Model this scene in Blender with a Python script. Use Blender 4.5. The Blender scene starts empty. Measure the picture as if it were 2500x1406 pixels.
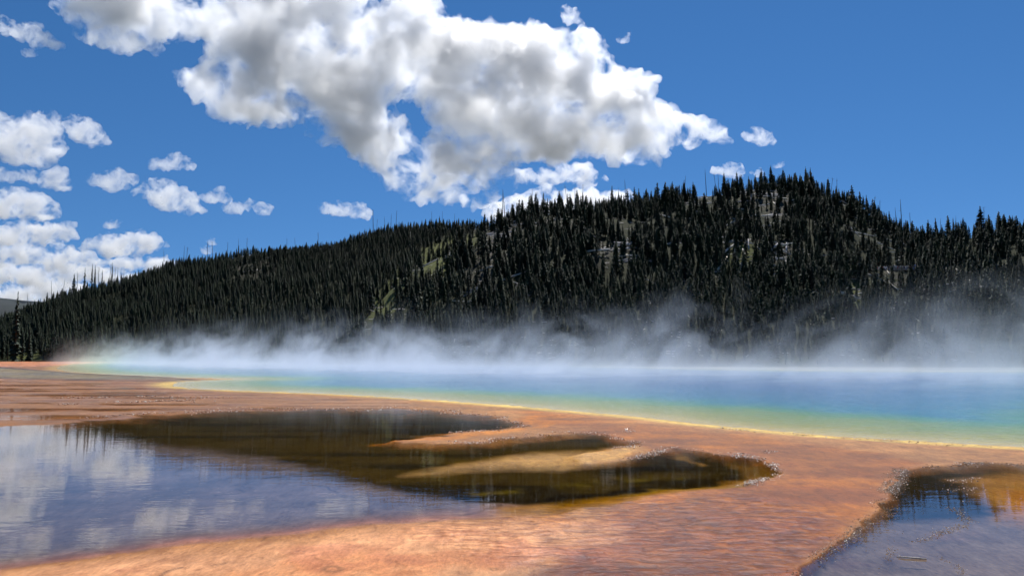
import bpy, bmesh, math, random
import numpy as np
from mathutils import Vector, Matrix
R = math.radians
sc = bpy.context.scene
col = sc.collection

# ------------------------------------------------------------------ camera
CAM_H = 2.4
FPX = 1250 / math.tan(R(33.0))          # focal length in photo pixels (2500 wide)
PITCH = math.atan(165 / FPX)
cam_d = bpy.data.cameras.new('camera')
cam = bpy.data.objects.new('camera', cam_d)
col.objects.link(cam)
cam.location = (0, 0, CAM_H)
cam.rotation_euler = (math.pi / 2 + PITCH, 0, 0)
cam_d.angle = R(66.0)
cam_d.clip_start = 0.1
cam_d.clip_end = 60000
sc.camera = cam

# ------------------------------------------------------------------ sky, sun, exposure
SUN_EL, SUN_AZ = R(54), R(17)           # azimuth from +Y (view direction) towards +X
world = bpy.data.worlds.new('World')
sc.world = world
world.use_nodes = True
wn = world.node_tree
wn.nodes.clear()
sky = wn.nodes.new('ShaderNodeTexSky')
sky.sky_type = 'NISHITA'
sky.sun_disc = False
sky.sun_elevation = SUN_EL
sky.sun_rotation = SUN_AZ
sky.altitude = 2200
sky.air_density = 1.0
sky.dust_density = 0.05
sky.ozone_density = 4.0
bg = wn.nodes.new('ShaderNodeBackground')
bg.inputs['Strength'].default_value = 0.10
wo = wn.nodes.new('ShaderNodeOutputWorld')
geo = wn.nodes.new('ShaderNodeTexCoord')
lift = wn.nodes.new('ShaderNodeVectorMath'); lift.operation = 'ADD'; lift.inputs[1].default_value = (0, 0, 0.13)
nrm = wn.nodes.new('ShaderNodeVectorMath'); nrm.operation = 'NORMALIZE'
hsv = wn.nodes.new('ShaderNodeHueSaturation'); hsv.inputs['Saturation'].default_value = 1.22; hsv.inputs['Value'].default_value = 0.84
wn.links.new(geo.outputs['Generated'], lift.inputs[0]); wn.links.new(lift.outputs[0], nrm.inputs[0]); wn.links.new(nrm.outputs[0], sky.inputs['Vector'])
wn.links.new(sky.outputs[0], hsv.inputs['Color']); wn.links.new(hsv.outputs[0], bg.inputs['Color'])
wn.links.new(bg.outputs[0], wo.inputs['Surface'])
sun_d = bpy.data.lights.new('sun', 'SUN')
sun_d.energy = 4.5
sun_d.angle = R(0.53)
sun_d.color = (1.0, 0.975, 0.94)
sun = bpy.data.objects.new('sun', sun_d)
col.objects.link(sun)
SUN_DIR = Vector((math.sin(SUN_AZ) * math.cos(SUN_EL), math.cos(SUN_AZ) * math.cos(SUN_EL), math.sin(SUN_EL)))
sun.rotation_euler = SUN_DIR.to_track_quat('Z', 'Y').to_euler()
sun.location = (60, 200, 300)
vs = sc.view_settings
vs.view_transform = 'Standard'
vs.look = 'None'
vs.exposure = 0.28
vs.gamma = 1.0
vs.use_curve_mapping = False
cy = sc.cycles
cy.max_bounces = 16
cy.volume_bounces = 5
cy.diffuse_bounces = 1
cy.glossy_bounces = 3
cy.transmission_bounces = 4
cy.transparent_max_bounces = 48
cy.use_denoising = True
cy.denoiser = 'OPENIMAGEDENOISE'
cy.use_adaptive_sampling = True
cy.adaptive_threshold = 0.035

# ------------------------------------------------------------------ helpers
rng = np.random.default_rng(7)
random.seed(7)
CP, SP = math.cos(PITCH), math.sin(PITCH)
def ray(px, py):
    dx = (np.asarray(px, float) - 1250) / FPX
    dz = -(np.asarray(py, float) - 703) / FPX
    return np.stack([dx, CP - dz * SP, SP + dz * CP], -1)
def ground_xy(px, py, z=0.0):
    d = ray(px, py)
    t = (z - CAM_H) / d[..., 2]
    return d[..., :2] * t[..., None]
def at_depth(px, py, Y):
    d = ray(px, py)
    return d * (Y / d[..., 1])[..., None] + np.array([0, 0, CAM_H])
def poly_arr(s):
    return np.array(s, float).reshape(-1, 2)
def in_poly(p, poly):
    x, y = p[:, 0], p[:, 1]
    inside = np.zeros(len(p), bool)
    n = len(poly)
    for i in range(n):
        x0, y0 = poly[i]; x1, y1 = poly[(i + 1) % n]
        c = ((y0 > y) != (y1 > y))
        with np.errstate(divide='ignore', invalid='ignore'):
            xi = (x1 - x0) * (y - y0) / (y1 - y0 if y1 != y0 else 1e-9) + x0
        inside ^= c & (x < xi)
    return inside
def dist_poly(p, poly, closed=True):
    best = np.full(len(p), 1e18)
    n = len(poly)
    for i in range(n if closed else n - 1):
        a = poly[i]; b = poly[(i + 1) % n]
        ab = b - a
        t = np.clip(((p - a) @ ab) / max(ab @ ab, 1e-12), 0, 1)
        q = p - a - t[:, None] * ab
        best = np.minimum(best, (q * q).sum(1))
    return np.sqrt(best)
def _hash(ix, iy, iz, seed):
    h = (ix * 374761393 + iy * 668265263 + iz * 2147483647 + seed * 974634711) & 0xFFFFFFFF
    h = ((h ^ (h >> 13)) * 1274126177) & 0xFFFFFFFF
    h = (h ^ (h >> 16)) & 0xFFFFFFFF
    return h.astype(np.float64) / 4294967295.0 * 2 - 1
def vnoise(P, seed=0):
    P = np.asarray(P, float)
    i = np.floor(P).astype(np.int64); f = P - i
    u = f * f * f * (f * (f * 6 - 15) + 10)
    r = 0
    for dx in (0, 1):
        wx = u[:, 0] if dx else 1 - u[:, 0]
        for dy in (0, 1):
            wy = u[:, 1] if dy else 1 - u[:, 1]
            for dz in (0, 1):
                wz = u[:, 2] if dz else 1 - u[:, 2]
                r = r + wx * wy * wz * _hash(i[:, 0] + dx, i[:, 1] + dy, i[:, 2] + dz, seed)
    return r
def fbm(P, octv=4, seed=0, gain=0.5, billow=False):
    a, s, r = 1.0, 1.0, 0
    for k in range(octv):
        n = vnoise(P * s + 17.3 * k, seed + k)
        r = r + a * ((1 - 2 * np.abs(n)) if billow else n)
        a *= gain; s *= 2.03
    return r
def fbm2(xy, scale, octv=4, seed=0):
    return fbm(np.column_stack([xy[:, 0] * scale, xy[:, 1] * scale, np.full(len(xy), 0.37)]), octv, seed)
def sstep(a, b, x):
    t = np.clip((x - a) / (b - a), 0, 1)
    return t * t * (3 - 2 * t)
def mesh_np(name, V, F, smooth=False):
    me = bpy.data.meshes.new(name)
    V = np.asarray(V, np.float32); F = np.asarray(F, np.int32)
    me.vertices.add(len(V)); me.vertices.foreach_set('co', V.ravel())
    k = F.shape[1]
    me.loops.add(F.size); me.loops.foreach_set('vertex_index', F.ravel())
    me.polygons.add(len(F))
    me.polygons.foreach_set('loop_start', np.arange(0, F.size, k, dtype=np.int32))
    me.polygons.foreach_set('loop_total', np.full(len(F), k, np.int32))
    me.update(calc_edges=True)
    me.validate()
    if smooth:
        me.polygons.foreach_set('use_smooth', np.ones(len(me.polygons), bool))
    return me
def obj(name, me, mat=None, parent=None, **props):
    o = bpy.data.objects.new(name, me)
    col.objects.link(o)
    if mat is not None and me is not None and not me.materials:
        me.materials.append(mat)
    if parent is not None:
        o.parent = parent
    for k, v in props.items():
        o[k] = v
    return o
def new_mat(name):
    m = bpy.data.materials.new(name)
    m.use_nodes = True
    m.node_tree.nodes.clear()
    return m, m.node_tree.nodes, m.node_tree.links
# ------------------------------------------------------------------ shared node helpers
def nd(N, kind, **kw):
    n = N.new(kind)
    for k, v in kw.items():
        if k in n.inputs.keys():
            n.inputs[k].default_value = v
        else:
            setattr(n, k, v)
    return n
def attr(N, name):
    return nd(N, 'ShaderNodeAttribute', attribute_name=name)
def math_(N, L, op, a, b=None, c=None, clamp=False):
    n = N.new('ShaderNodeMath'); n.operation = op; n.use_clamp = clamp
    for i, v in enumerate((a, b, c)):
        if v is None: continue
        if hasattr(v, 'links'): L.new(v, n.inputs[i])
        else: n.inputs[i].default_value = v
    return n.outputs[0]
def noise(N, L, vec, scale, detail=4, rough=0.55, dist=0.0):
    n = nd(N, 'ShaderNodeTexNoise', Scale=scale, Detail=detail, Roughness=rough, Distortion=dist)
    if vec is not None: L.new(vec, n.inputs['Vector'])
    return n.outputs['Fac']
def mapr(N, L, v, a, b, c=0.0, d=1.0):
    n = nd(N, 'ShaderNodeMapRange')
    for k, x in (('From Min', a), ('From Max', b), ('To Min', c), ('To Max', d)): n.inputs[k].default_value = x
    L.new(v, n.inputs['Value'])
    return n.outputs['Result']
def scaled(N, L, vec, s):
    n = nd(N, 'ShaderNodeMapping'); n.inputs['Scale'].default_value = s
    L.new(vec, n.inputs['Vector'])
    return n.outputs[0]
def mixc(N, L, f, a, b, mode='MIX'):
    n = N.new('ShaderNodeMix'); n.data_type = 'RGBA'; n.blend_type = mode
    for i, v in ((0, f), (6, a), (7, b)):
        if hasattr(v, 'links'): L.new(v, n.inputs[i])
        else: n.inputs[i].default_value = v
    return n.outputs[2]

# ------------------------------------------------------------------ flat spring ground, painted by its mats
LAKE = poly_arr([3300,1140, 2800,1112, 2500,1094, 2350,1086, 2200,1077, 2050,1068, 1900,1055, 1780,1044, 1700,1036, 1600,1024, 1500,1013, 1400,1005, 1300,996,
 1200,988, 1100,980, 1000,973, 900,967, 800,962, 700,958, 600,955, 520,951, 450,947, 415,942, 420,935, 470,930, 570,926, 540,924, 440,922, 330,917, 230,913, 160,907,
 135,901, 145,894, 180,889, 260,886, 400,885, 700,887, 1000,889, 1300,892, 1500,897, 1700,901, 1900,904, 2100,906, 2500,908, 2800,910, 3300,915])
POOL_L = poly_arr([-500,1075, 0,1045, 150,1036, 280,1025, 400,1013, 560,1004, 700,999, 900,998, 1050,1003, 1150,1012, 1220,1018, 1265,1030, 1280,1040, 1250,1050, 1200,1056,
 1100,1062, 1040,1066, 965,1076, 1000,1083, 1150,1080, 1250,1070, 1350,1060, 1420,1058, 1480,1063, 1540,1080, 1552,1090, 1500,1096, 1440,1108, 1380,1122, 1420,1132,
 1500,1130, 1560,1122, 1600,1106, 1640,1094, 1690,1098, 1720,1108, 1800,1115, 1850,1125, 1893,1146, 1880,1165, 1830,1181, 1780,1193, 1650,1208,
 1500,1234, 1350,1252, 1250,1260, 1100,1276, 900,1288, 700,1306, 400,1338, 100,1382, -300,1440, -700,1500])
POOL_R = poly_arr([2203,1151, 2240,1143, 2330,1138, 2420,1133, 2500,1138, 2800,1152, 3300,1190, 3300,1560, 1820,1560, 1900,1450, 1955,1402, 2010,1357, 2060,1322, 2110,1287, 2150,1250, 2176,1215, 2187,1180])
AN = np.array([1.0, 2.6])
def sdist(P, poly):
    d = dist_poly(P * AN, poly * AN)
    return np.where(in_poly(P, poly), d, -d)
def axis(*segs):
    out = []
    for a, b, st in segs: out += list(np.arange(a, b, st))
    return np.array(out + [segs[-1][1]])
gx = axis((-1500, -160, 40), (-160, 2660, 5.5), (2660, 4000, 40))
gy = axis((871.5, 880, 1.2), (880, 900, 1.6), (900, 1430, 2.3), (1430, 1700, 15), (1700, 2800, 100))
NX, NY = len(gx), len(gy)
PX, PY = np.meshgrid(gx, gy)
PP = np.column_stack([PX.ravel(), PY.ravel()])
GW = ground_xy(PP[:, 0], PP[:, 1])
GD = GW[:, 1]
pxm = GD / FPX                                        # metres per photo pixel there
wob = np.column_stack([fbm2(GW, 0.6, 4, 11), fbm2(GW, 0.6, 4, 23)]) * np.clip(0.35 / pxm, 1, 26)[:, None] * np.array([1.0, 0.22])
fine = np.column_stack([fbm2(GW, 2.4, 3, 41), fbm2(GW, 2.4, 3, 43)]) * np.clip(0.07 / pxm, 0.5, 9)[:, None] * np.array([1.0, 0.25])
PW = PP + wob + fine
sl = sdist(PP + 0.5 * wob + fine, LAKE)
spl = sdist(PW, POOL_L)
spr = sdist(PP + 0.4 * wob + 1.4 * fine, POOL_R)
# true metres from the lake shore
lw = ground_xy(LAKE[:, 0], LAKE[:, 1])
in_l = sl > 0
shore_m = dist_poly(GW, lw)
shore_m = np.where(in_l, shore_m, -shore_m)

C = np.zeros((len(PP), 3))
wet = np.full(len(PP), 0.35)
rip = np.zeros(len(PP))
def srgb(r, g, b):
    c = np.array([r, g, b]) / 255.0
    return np.where(c <= 0.04045, c / 12.92, ((c + 0.055) / 1.055) ** 2.4)
def paint(colr, m, f=1.0):
    global C
    m = np.clip(m, 0, 1)[:, None] * f
    C = C * (1 - m) + np.asarray(colr)[None] * m
def region(pts, feather, P=None):
    return sstep(-feather, feather, sdist(PW if P is None else P, poly_arr(pts)))
def line(pts, width, P=None):
    pl = poly_arr(pts)
    d = dist_poly((PW if P is None else P) * AN, pl * AN, closed=False)
    return np.exp(-(d / width) ** 2)
big = fbm2(GW, 0.12, 4, 3); mid = fbm2(GW, 0.5, 4, 5); sml = fbm2(GW, 2.0, 4, 9)
streak = fbm(np.column_stack([GW[:, 0] * 0.12, GW[:, 1] * 0.9, np.zeros(len(GW))]), 4, 77)

ALB = lambda r, g, b: srgb(r, g, b) * 0.86
paint(ALB(178, 122, 82), np.ones(len(PP)))
# distance-wise bands
paint(ALB(198, 140, 98), sstep(8, 2, -shore_m) * (GD < 60), 0.75)
paint(ALB(168, 122, 96), region([-1500,1130, -1500,880, 300,880, 700,965, 1000,985, 1250,1005, 1100,1000, 700,994, 500,1000, 300,1018, 100,1032, -300,1050], 8), 0.8)
paint(ALB(170, 112, 70), sstep(0.0, 0.6, streak) * region([-1500,1130, -1500,925, 500,945, 900,980, 700,998, 100,1032], 10), 0.7)
paint(ALB(120, 70, 48), sstep(0.25, 0.7, streak + 0.3 * mid) * region([-1500,1130, -1500,928, 350,935, 420,960, 400,985, 200,1010], 10), 0.7)
paint(ALB(222, 150, 120), region([-1500,897, -1500,872, 400,872, 220,889, 150,893, 60,895], 2.5), 0.9)      # pink flat, far left
paint(ALB(90, 100, 60), sstep(878.5, 875.5, PP[:, 1]), 0.9)
# centre tongue
paint(ALB(172, 104, 60), region([1290,1000, 1500,1030, 1900,1075, 2250,1130, 2190,1160, 2130,1260, 2000,1350, 1900,1420, 1300,1420, 1500,1240, 1900,1160, 1700,1100, 1560,1100, 1430,1050, 1270,1045], 26), 0.85)
paint(ALB(158, 86, 62), region([1500,1250, 1700,1210, 2000,1180, 2150,1200, 2100,1280, 1950,1400, 1900,1560, 1300,1560, 1400,1330], 40) * sstep(-0.7, 0.5, mid), 0.8)
paint(ALB(216, 130, 44), region([1300,1240, 1500,1215, 1640,1196, 1770,1196, 1870,1200, 1820,1240, 1640,1262, 1450,1280, 1300,1290], 26) * sstep(-0.6, 0.3, mid), 0.85)
paint(ALB(204, 122, 40), line([1440,1090, 1540,1118, 1450,1128, 1560,1112], 14), 0.8)
paint(ALB(140, 72, 40), sstep(0.3, 0.75, sml * 0.6 + mid * 0.6) * region([1300,1060, 2200,1140, 2100,1290, 1900,1420, 1500,1420, 1600,1230, 1900,1150, 1600,1080], 30), 0.35)
rich = fbm(np.column_stack([GW[:, 0] * 0.45, GW[:, 1] * 0.8, np.full(len(GW), 5.0)]), 5, 211, 0.6)
tongue = region([1290,1000, 1500,1030, 1900,1075, 2250,1130, 2190,1160, 2130,1260, 2000,1350, 1900,1420, 1300,1420, 1500,1240, 1900,1160, 1700,1100, 1560,1100, 1430,1050, 1270,1045], 26)
paint(ALB(206, 124, 46), tongue * sstep(0.05, 0.7, rich), 0.55)
paint(ALB(124, 66, 38), tongue * sstep(0.05, 0.7, -rich + 0.3 * sml), 0.6)
paint(ALB(140, 88, 88), region([1200,1330, 1500,1260, 1750,1240, 1950,1290, 1900,1420, 1300,1480], 60) * sstep(-0.3, 0.5, rich), 0.5)
paint(ALB(150, 88, 46), region([1330,1020, 1600,1045, 2000,1085, 2260,1130, 2190,1165, 2130,1260, 2000,1360, 1880,1450, 1600,1450, 1560,1300, 1650,1215, 1900,1170, 1900,1120, 1600,1085, 1400,1050], 40), 0.5)
# pink bank at the bottom
paint(ALB(240, 174, 142), region([-1500,1700, -700,1500, -300,1445, 100,1392, 400,1350, 700,1318, 900,1300, 1100,1278, 1250,1262, 1400,1266, 1480,1300, 1380,1370, 1220,1450, 1050,1560, 900,1700], 75, PW + 1.5 * wob), 0.95)
paint(ALB(220, 142, 102), region([-1500,1700, 300,1440, 520,1385, 900,1345, 1200,1350, 1300,1420, 1200,1700], 60) * sstep(-0.2, 0.7, mid + 0.4 * sml), 0.7)
paint(ALB(180, 110, 96), sstep(0.25, 0.8, mid * 0.8 + sml * 0.5) * region([-1500,1700, 100,1400, 700,1330, 1300,1290, 1600,1330, 1500,1700], 30), 0.45)
paint(ALB(170, 100, 76), sstep(1420, 1560, PP[:, 1]), 0.6)
paint(ALB(96, 96, 76), sstep(100, 112, GD) * (PP[:, 0] > 620), 0.95)
# left grey spit with black edges
paint(ALB(146, 128, 106), region([-1500,945, -1500,893, 0,899, 100,905, 180,912, 280,919, 380,923, 470,928, 300,927, 150,925, 0,923, -300,930], 1.6, PP + 0.12 * wob), 0.95)
paint(ALB(34, 28, 34), line([-700,888, 0,898, 90,905, 150,911, 260,918, 420,923, 470,928], 4.0, PP + 0.16 * wob), 0.92)
paint(ALB(46, 34, 36), line([-700,935, 0,923, 80,925, 160,927, 330,929, 450,929], 3.2, PP + 0.16 * wob), 0.8)
# shore rim of the lake: cream line, then tan
paint(ALB(250, 212, 140), np.exp(-((shore_m + 0.25) / np.clip(0.5 * GD / 30, 0.35, 1.6)) ** 2) * (1 - 0.6 * sstep(55, 90, GD)), 0.95)
# left pool bed, with hill and sky reflections toned into its colour
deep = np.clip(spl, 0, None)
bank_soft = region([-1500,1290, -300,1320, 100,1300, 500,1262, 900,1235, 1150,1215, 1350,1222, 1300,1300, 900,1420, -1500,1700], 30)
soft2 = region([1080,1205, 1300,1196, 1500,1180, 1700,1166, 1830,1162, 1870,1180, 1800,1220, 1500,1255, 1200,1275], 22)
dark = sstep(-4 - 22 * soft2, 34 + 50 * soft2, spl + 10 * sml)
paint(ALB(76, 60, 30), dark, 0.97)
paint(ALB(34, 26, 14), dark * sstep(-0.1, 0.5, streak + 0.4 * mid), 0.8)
paint(ALB(138, 118, 122), dark * region([-1500,1060, -300,1060, 150,1048, 420,1085, 650,1110, 850,1165, 1050,1205, 1250,1228, 1200,1270, 900,1300, 300,1370, -1500,1600], 30), 0.85)  # sky reflection painted in: bed paler beyond the mirrored skyline
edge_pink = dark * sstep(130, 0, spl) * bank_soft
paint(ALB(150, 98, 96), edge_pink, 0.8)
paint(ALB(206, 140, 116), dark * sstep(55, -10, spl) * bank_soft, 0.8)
paint(ALB(222, 168, 110), region([1000,1150, 1180,1118, 1300,1100, 1450,1096, 1545,1094, 1570,1105, 1520,1126, 1400,1140, 1250,1136, 1100,1142], 30) , 0.9)      # sandy shoal
paint(ALB(226, 142, 66), line([930,1079, 1050,1071, 1200,1062, 1290,1052, 1330,1045], 9), 0.75)
paint(ALB(196, 140, 100), line([1000,1086, 1150,1081, 1300,1072, 1420,1062], 7), 0.7)
paint(ALB(120, 100, 44), line([1150,1195, 1350,1176, 1500,1163, 1600,1157, 1680,1156], 13) * sstep(-0.5, 0.4, sml), 0.7)
paint(ALB(150, 116, 60), region([1500,1200, 1640,1175, 1780,1180, 1850,1160, 1885,1150, 1860,1175, 1780,1190, 1640,1196], 10), 0.75)
paint(ALB(164, 116, 52), region([1200,1236, 1300,1226, 1400,1214, 1520,1200, 1650,1184, 1790,1184, 1700,1202, 1500,1236, 1350,1254, 1230,1256], 24), 0.75)
paint(ALB(158, 112, 58), region([1770,1122, 1850,1130, 1888,1148, 1862,1172, 1790,1186, 1730,1184, 1800,1152], 16), 0.65)
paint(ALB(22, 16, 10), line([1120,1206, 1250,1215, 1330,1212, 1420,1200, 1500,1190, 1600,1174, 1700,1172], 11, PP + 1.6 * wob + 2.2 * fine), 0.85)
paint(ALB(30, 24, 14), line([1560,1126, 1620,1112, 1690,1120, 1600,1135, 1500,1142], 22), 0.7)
paint(ALB(196, 146, 90), line([1650,1108, 1690,1122, 1720,1128], 9), 0.6)
# right pool bed, the mirrored sky's paler tone mixed into its near part
darkr = sstep(-8, 26, spr + 6 * sml)
paint(ALB(46, 38, 18), darkr, 0.97)
paint(ALB(150, 128, 124), darkr * region([1900,1500, 2050,1330, 2160,1262, 2400,1250, 3300,1260, 3300,1560], 30), 0.85)
paint(ALB(214, 156, 96), darkr * region([2400,1150, 2520,1142, 3300,1190, 3300,1290, 2600,1285, 2440,1250, 2390,1200, 2330,1165], 36), 0.85)
paint(ALB(206, 134, 64), darkr * region([2440,1190, 2700,1195, 2700,1240, 2470,1240], 26), 0.6)
paint(ALB(140, 112, 110), darkr * sstep(0.2, 0.7, streak + 0.5 * sml) * region([2050,1330, 2300,1270, 2500,1300, 2700,1560, 1950,1560], 40), 0.5)
# thin cracks in the mat
for pts, w in (([1020,1284, 1080,1268, 1120,1256, 1170,1246, 1205,1232, 1240,1222], 3.0), ([520,1198, 590,1186, 605,1170, 650,1158, 700,1154, 770,1150], 3.0),
               ([385,1410, 410,1398, 440,1388], 4.0), ([520,1382, 550,1372], 3.0), ([60,1260, 110,1195, 160,1175], 2.5), ([740,1166, 800,1180, 840,1200], 2.5)):
    paint(ALB(60, 40, 38), line(pts, w, PP + 1.3 * fine), 0.7)
for cx, cy, rx in ((812, 1395, 26), (1325, 1387, 9), (1395, 1346, 8), (1692, 1224, 18), (1205, 1394, 10)):
    e = ((PP[:, 0] - cx) / rx) ** 2 + ((PP[:, 1] - cy) / (rx * 0.3)) ** 2
    paint(ALB(120, 84, 60), np.exp(-(np.sqrt(e) - 0.8) ** 2 * 9), 0.6)
C *= (1 + 0.16 * mid + 0.14 * sml + 0.14 * rich)[:, None]
lum = C @ np.array([0.3, 0.55, 0.15])
C = (lum[:, None] + (C - lum[:, None]) * 1.15) * np.array([0.84, 0.90, 0.70])
C = np.clip(C, 0.004, 0.85)

# relief: pools dip below the water level at z = 0, mats stand a few centimetres above it
film_l = np.where(bank_soft > 0.5, sstep(-40, 150, spl), sstep(-3, 8, spl))
film_l = sstep(-3 - 22 * soft2, 8 + 50 * soft2, spl) * (1 - bank_soft) + sstep(-30, 130, spl) * bank_soft
shoal = region([1000,1150, 1180,1118, 1300,1100, 1450,1096, 1545,1094, 1570,1105, 1520,1126, 1400,1140, 1250,1136, 1100,1142], 22)
film_l *= 1 - 0.75 * shoal
flat = sstep(0.0, 0.5, streak + 0.25 * mid) * region([-1500,1060, -1500,930, 60,930, 260,936, 420,962, 560,985, 420,1004, 250,1018, 60,1032, -300,1050], 12) * 0.75
film_l = np.maximum(film_l, flat)
film_r = sstep(-8, 10, spr)
Z = 0.022 + 0.012 * mid + 0.006 * sml
Z -= (0.10 + 0.02 * mid) * np.maximum(sstep(-10 - 12 * soft2, 30 + 50 * soft2, spl) * (1 - bank_soft) + sstep(-30, 160, spl) * bank_soft, sstep(-12, 20, spr))
Z += 0.014 * np.exp(-((spl + 6) / 7) ** 2) * (1 - bank_soft) + 0.018 * np.exp(-((spr + 8) / 9) ** 2)
Z -= 0.05 * flat
Z = np.where(in_l, np.minimum(Z, 0.03 - 0.10 * np.clip(shore_m, 0, 6)), Z)
Z += 0.16 * line([-700,892, 0,902, 120,910, 250,918, 420,925], 7, PP) * (GD < 200)
wet = 0.12 + 0.55 * sstep(-0.5, 0.5, streak) * sstep(1045, 1020, PP[:, 1]) * (PP[:, 0] < 1000) * (GD < 200)
wet = np.maximum(wet, 0.75 * region([1300,1290, 1500,1225, 1850,1205, 2000,1250, 2080,1290, 1950,1400, 1900,1560, 1200,1560, 1250,1400], 60))
rip = region([1000,1300, 1250,1245, 1500,1215, 1850,1205, 2060,1260, 1950,1400, 1850,1560, 1300,1560, 1400,1420], 70)
und = np.clip(np.maximum(film_l, film_r), 0, 1)
wet = wet * (1 - und)
idx = np.arange(NX * NY).reshape(NY, NX)
QF = np.stack([idx[:-1, :-1].ravel(), idx[1:, :-1].ravel(), idx[1:, 1:].ravel(), idx[:-1, 1:].ravel()], -1)
def put_attr(me, name, data, kind='FLOAT'):
    a = me.attributes.new(name, kind, 'POINT')
    if kind == 'FLOAT': a.data.foreach_set('value', np.asarray(data, np.float32))
    else:
        c4 = np.ones((len(data), 4), np.float32); c4[:, :3] = data
        a.data.foreach_set('color', c4.ravel())
def sub_sheet(name, mask_v, z, attrs):
    keep = mask_v[QF].any(1)
    F = QF[keep]
    used, inv = np.unique(F, return_inverse=True)
    V = np.column_stack([GW[used], np.full(len(used), z)])
    me = mesh_np(name, V, inv.reshape(-1, 4), True)
    for k, d in attrs.items(): put_attr(me, k, d[used])
    return me

# ground material
gm, N, L = new_mat('bacterial_mat')
out = nd(N, 'ShaderNodeOutputMaterial'); b = nd(N, 'ShaderNodeBsdfPrincipled')
L.new(b.outputs[0], out.inputs['Surface'])
geo = nd(N, 'ShaderNodeNewGeometry'); P3 = geo.outputs['Position']
ca = attr(N, 'mat_colour').outputs['Color']
grain = noise(N, L, scaled(N, L, P3, (1.0, 0.38, 1.0)), 24.0, 3, 0.65)
cl = noise(N, L, scaled(N, L, P3, (1.0, 0.42, 1.0)), 3.6, 6, 0.68, 0.8)
spk = noise(N, L, scaled(N, L, P3, (1.0, 0.45, 1.0)), 11.0, 2, 0.5, 0.3)
rp = nd(N, 'ShaderNodeMapping'); rp.inputs['Scale'].default_value = (2.8, 6.2, 1.0); rp.inputs['Rotation'].default_value = (0, 0, 0.16); L.new(P3, rp.inputs['Vector'])
rpl = noise(N, L, rp.outputs[0], 1.0, 2, 0.5, 0.6)
c1 = mixc(N, L, 1.0, ca, mixc(N, L, grain, (0.50, 0.44, 0.40, 1), (1.42, 1.46, 1.48, 1)), 'MULTIPLY')
c2 = mixc(N, L, 1.0, c1, mixc(N, L, mapr(N, L, cl, 0.3, 0.7), (0.66, 0.58, 0.52, 1), (1.22, 1.25, 1.28, 1)), 'MULTIPLY')
c2 = mixc(N, L, mapr(N, L, spk, 0.60, 0.72, 0.0, 0.45), c2, mixc(N, L, 1.0, c2, (0.42, 0.34, 0.28, 1), 'MULTIPLY'))
c2 = mixc(N, L, math_(N, L, 'MULTIPLY', attr(N, 'ripple').outputs['Fac'], 1.0), c2, mixc(N, L, 1.0, c2, mixc(N, L, mapr(N, L, rpl, 0.38, 0.62), (0.66, 0.56, 0.50, 1), (1.24, 1.22, 1.18, 1)), 'MULTIPLY'))  # light and dark sides of the ripples painted into the mat colour
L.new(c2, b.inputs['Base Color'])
b.inputs['Roughness'].default_value = 0.55
L.new(math_(N, L, 'MULTIPLY', math_(N, L, 'SUBTRACT', 1.0, attr(N, 'under').outputs['Fac']), 0.12), b.inputs['Specular IOR Level'])
wa = attr(N, 'wet').outputs['Fac']
L.new(math_(N, L, 'MULTIPLY', wa, 0.8), b.inputs['Coat Weight'])
b.inputs['Coat IOR'].default_value = 1.33
L.new(mapr(N, L, wa, 0.2, 0.9, 0.34, 0.07), b.inputs['Coat Roughness'])
bp1 = nd(N, 'ShaderNodeBump', Strength=0.5, Distance=0.02)
L.new(math_(N, L, 'ADD', grain, cl), bp1.inputs['Height'])
wvf = rpl
lo = noise(N, L, scaled(N, L, P3, (1.0, 2.2, 1.0)), 3.0, 3)
hgt = math_(N, L, 'ADD', math_(N, L, 'MULTIPLY', wvf, attr(N, 'ripple').outputs['Fac']), math_(N, L, 'MULTIPLY', lo, 0.35))
bp3 = nd(N, 'ShaderNodeBump', Strength=0.9, Distance=0.11); L.new(math_(N, L, 'MULTIPLY', wvf, attr(N, 'ripple').outputs['Fac']), bp3.inputs['Height']); L.new(bp1.outputs[0], bp3.inputs['Normal']); L.new(bp3.outputs[0], b.inputs['Normal'])
bp2 = nd(N, 'ShaderNodeBump', Strength=0.5, Distance=0.05)
L.new(hgt, bp2.inputs['Height']); L.new(bp2.outputs[0], b.inputs['Coat Normal'])
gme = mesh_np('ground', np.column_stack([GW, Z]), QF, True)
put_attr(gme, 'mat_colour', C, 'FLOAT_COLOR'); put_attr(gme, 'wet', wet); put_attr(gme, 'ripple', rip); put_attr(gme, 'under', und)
obj('ground', gme, gm, kind='structure', label='orange and brown bacterial mat flats around the hot spring')

# plain sheet to the horizon, lying below
pm, N, L = new_mat('plain_soil')
out = nd(N, 'ShaderNodeOutputMaterial'); b = nd(N, 'ShaderNodeBsdfPrincipled', Roughness=0.9); L.new(b.outputs[0], out.inputs['Surface'])
geo = nd(N, 'ShaderNodeNewGeometry')
L.new(mixc(N, L, noise(N, L, geo.outputs['Position'], 0.05, 6), (0.10, 0.07, 0.03, 1), (0.16, 0.15, 0.06, 1)), b.inputs['Base Color'])
S = 12000
obj('plain', mesh_np('plain', [(-S, -S, -0.9), (S, -S, -0.9), (S, S, -0.9), (-S, S, -0.9)], [(0, 1, 2, 3)]), pm, kind='structure', label='dry grass plain around the spring basin')

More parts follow.
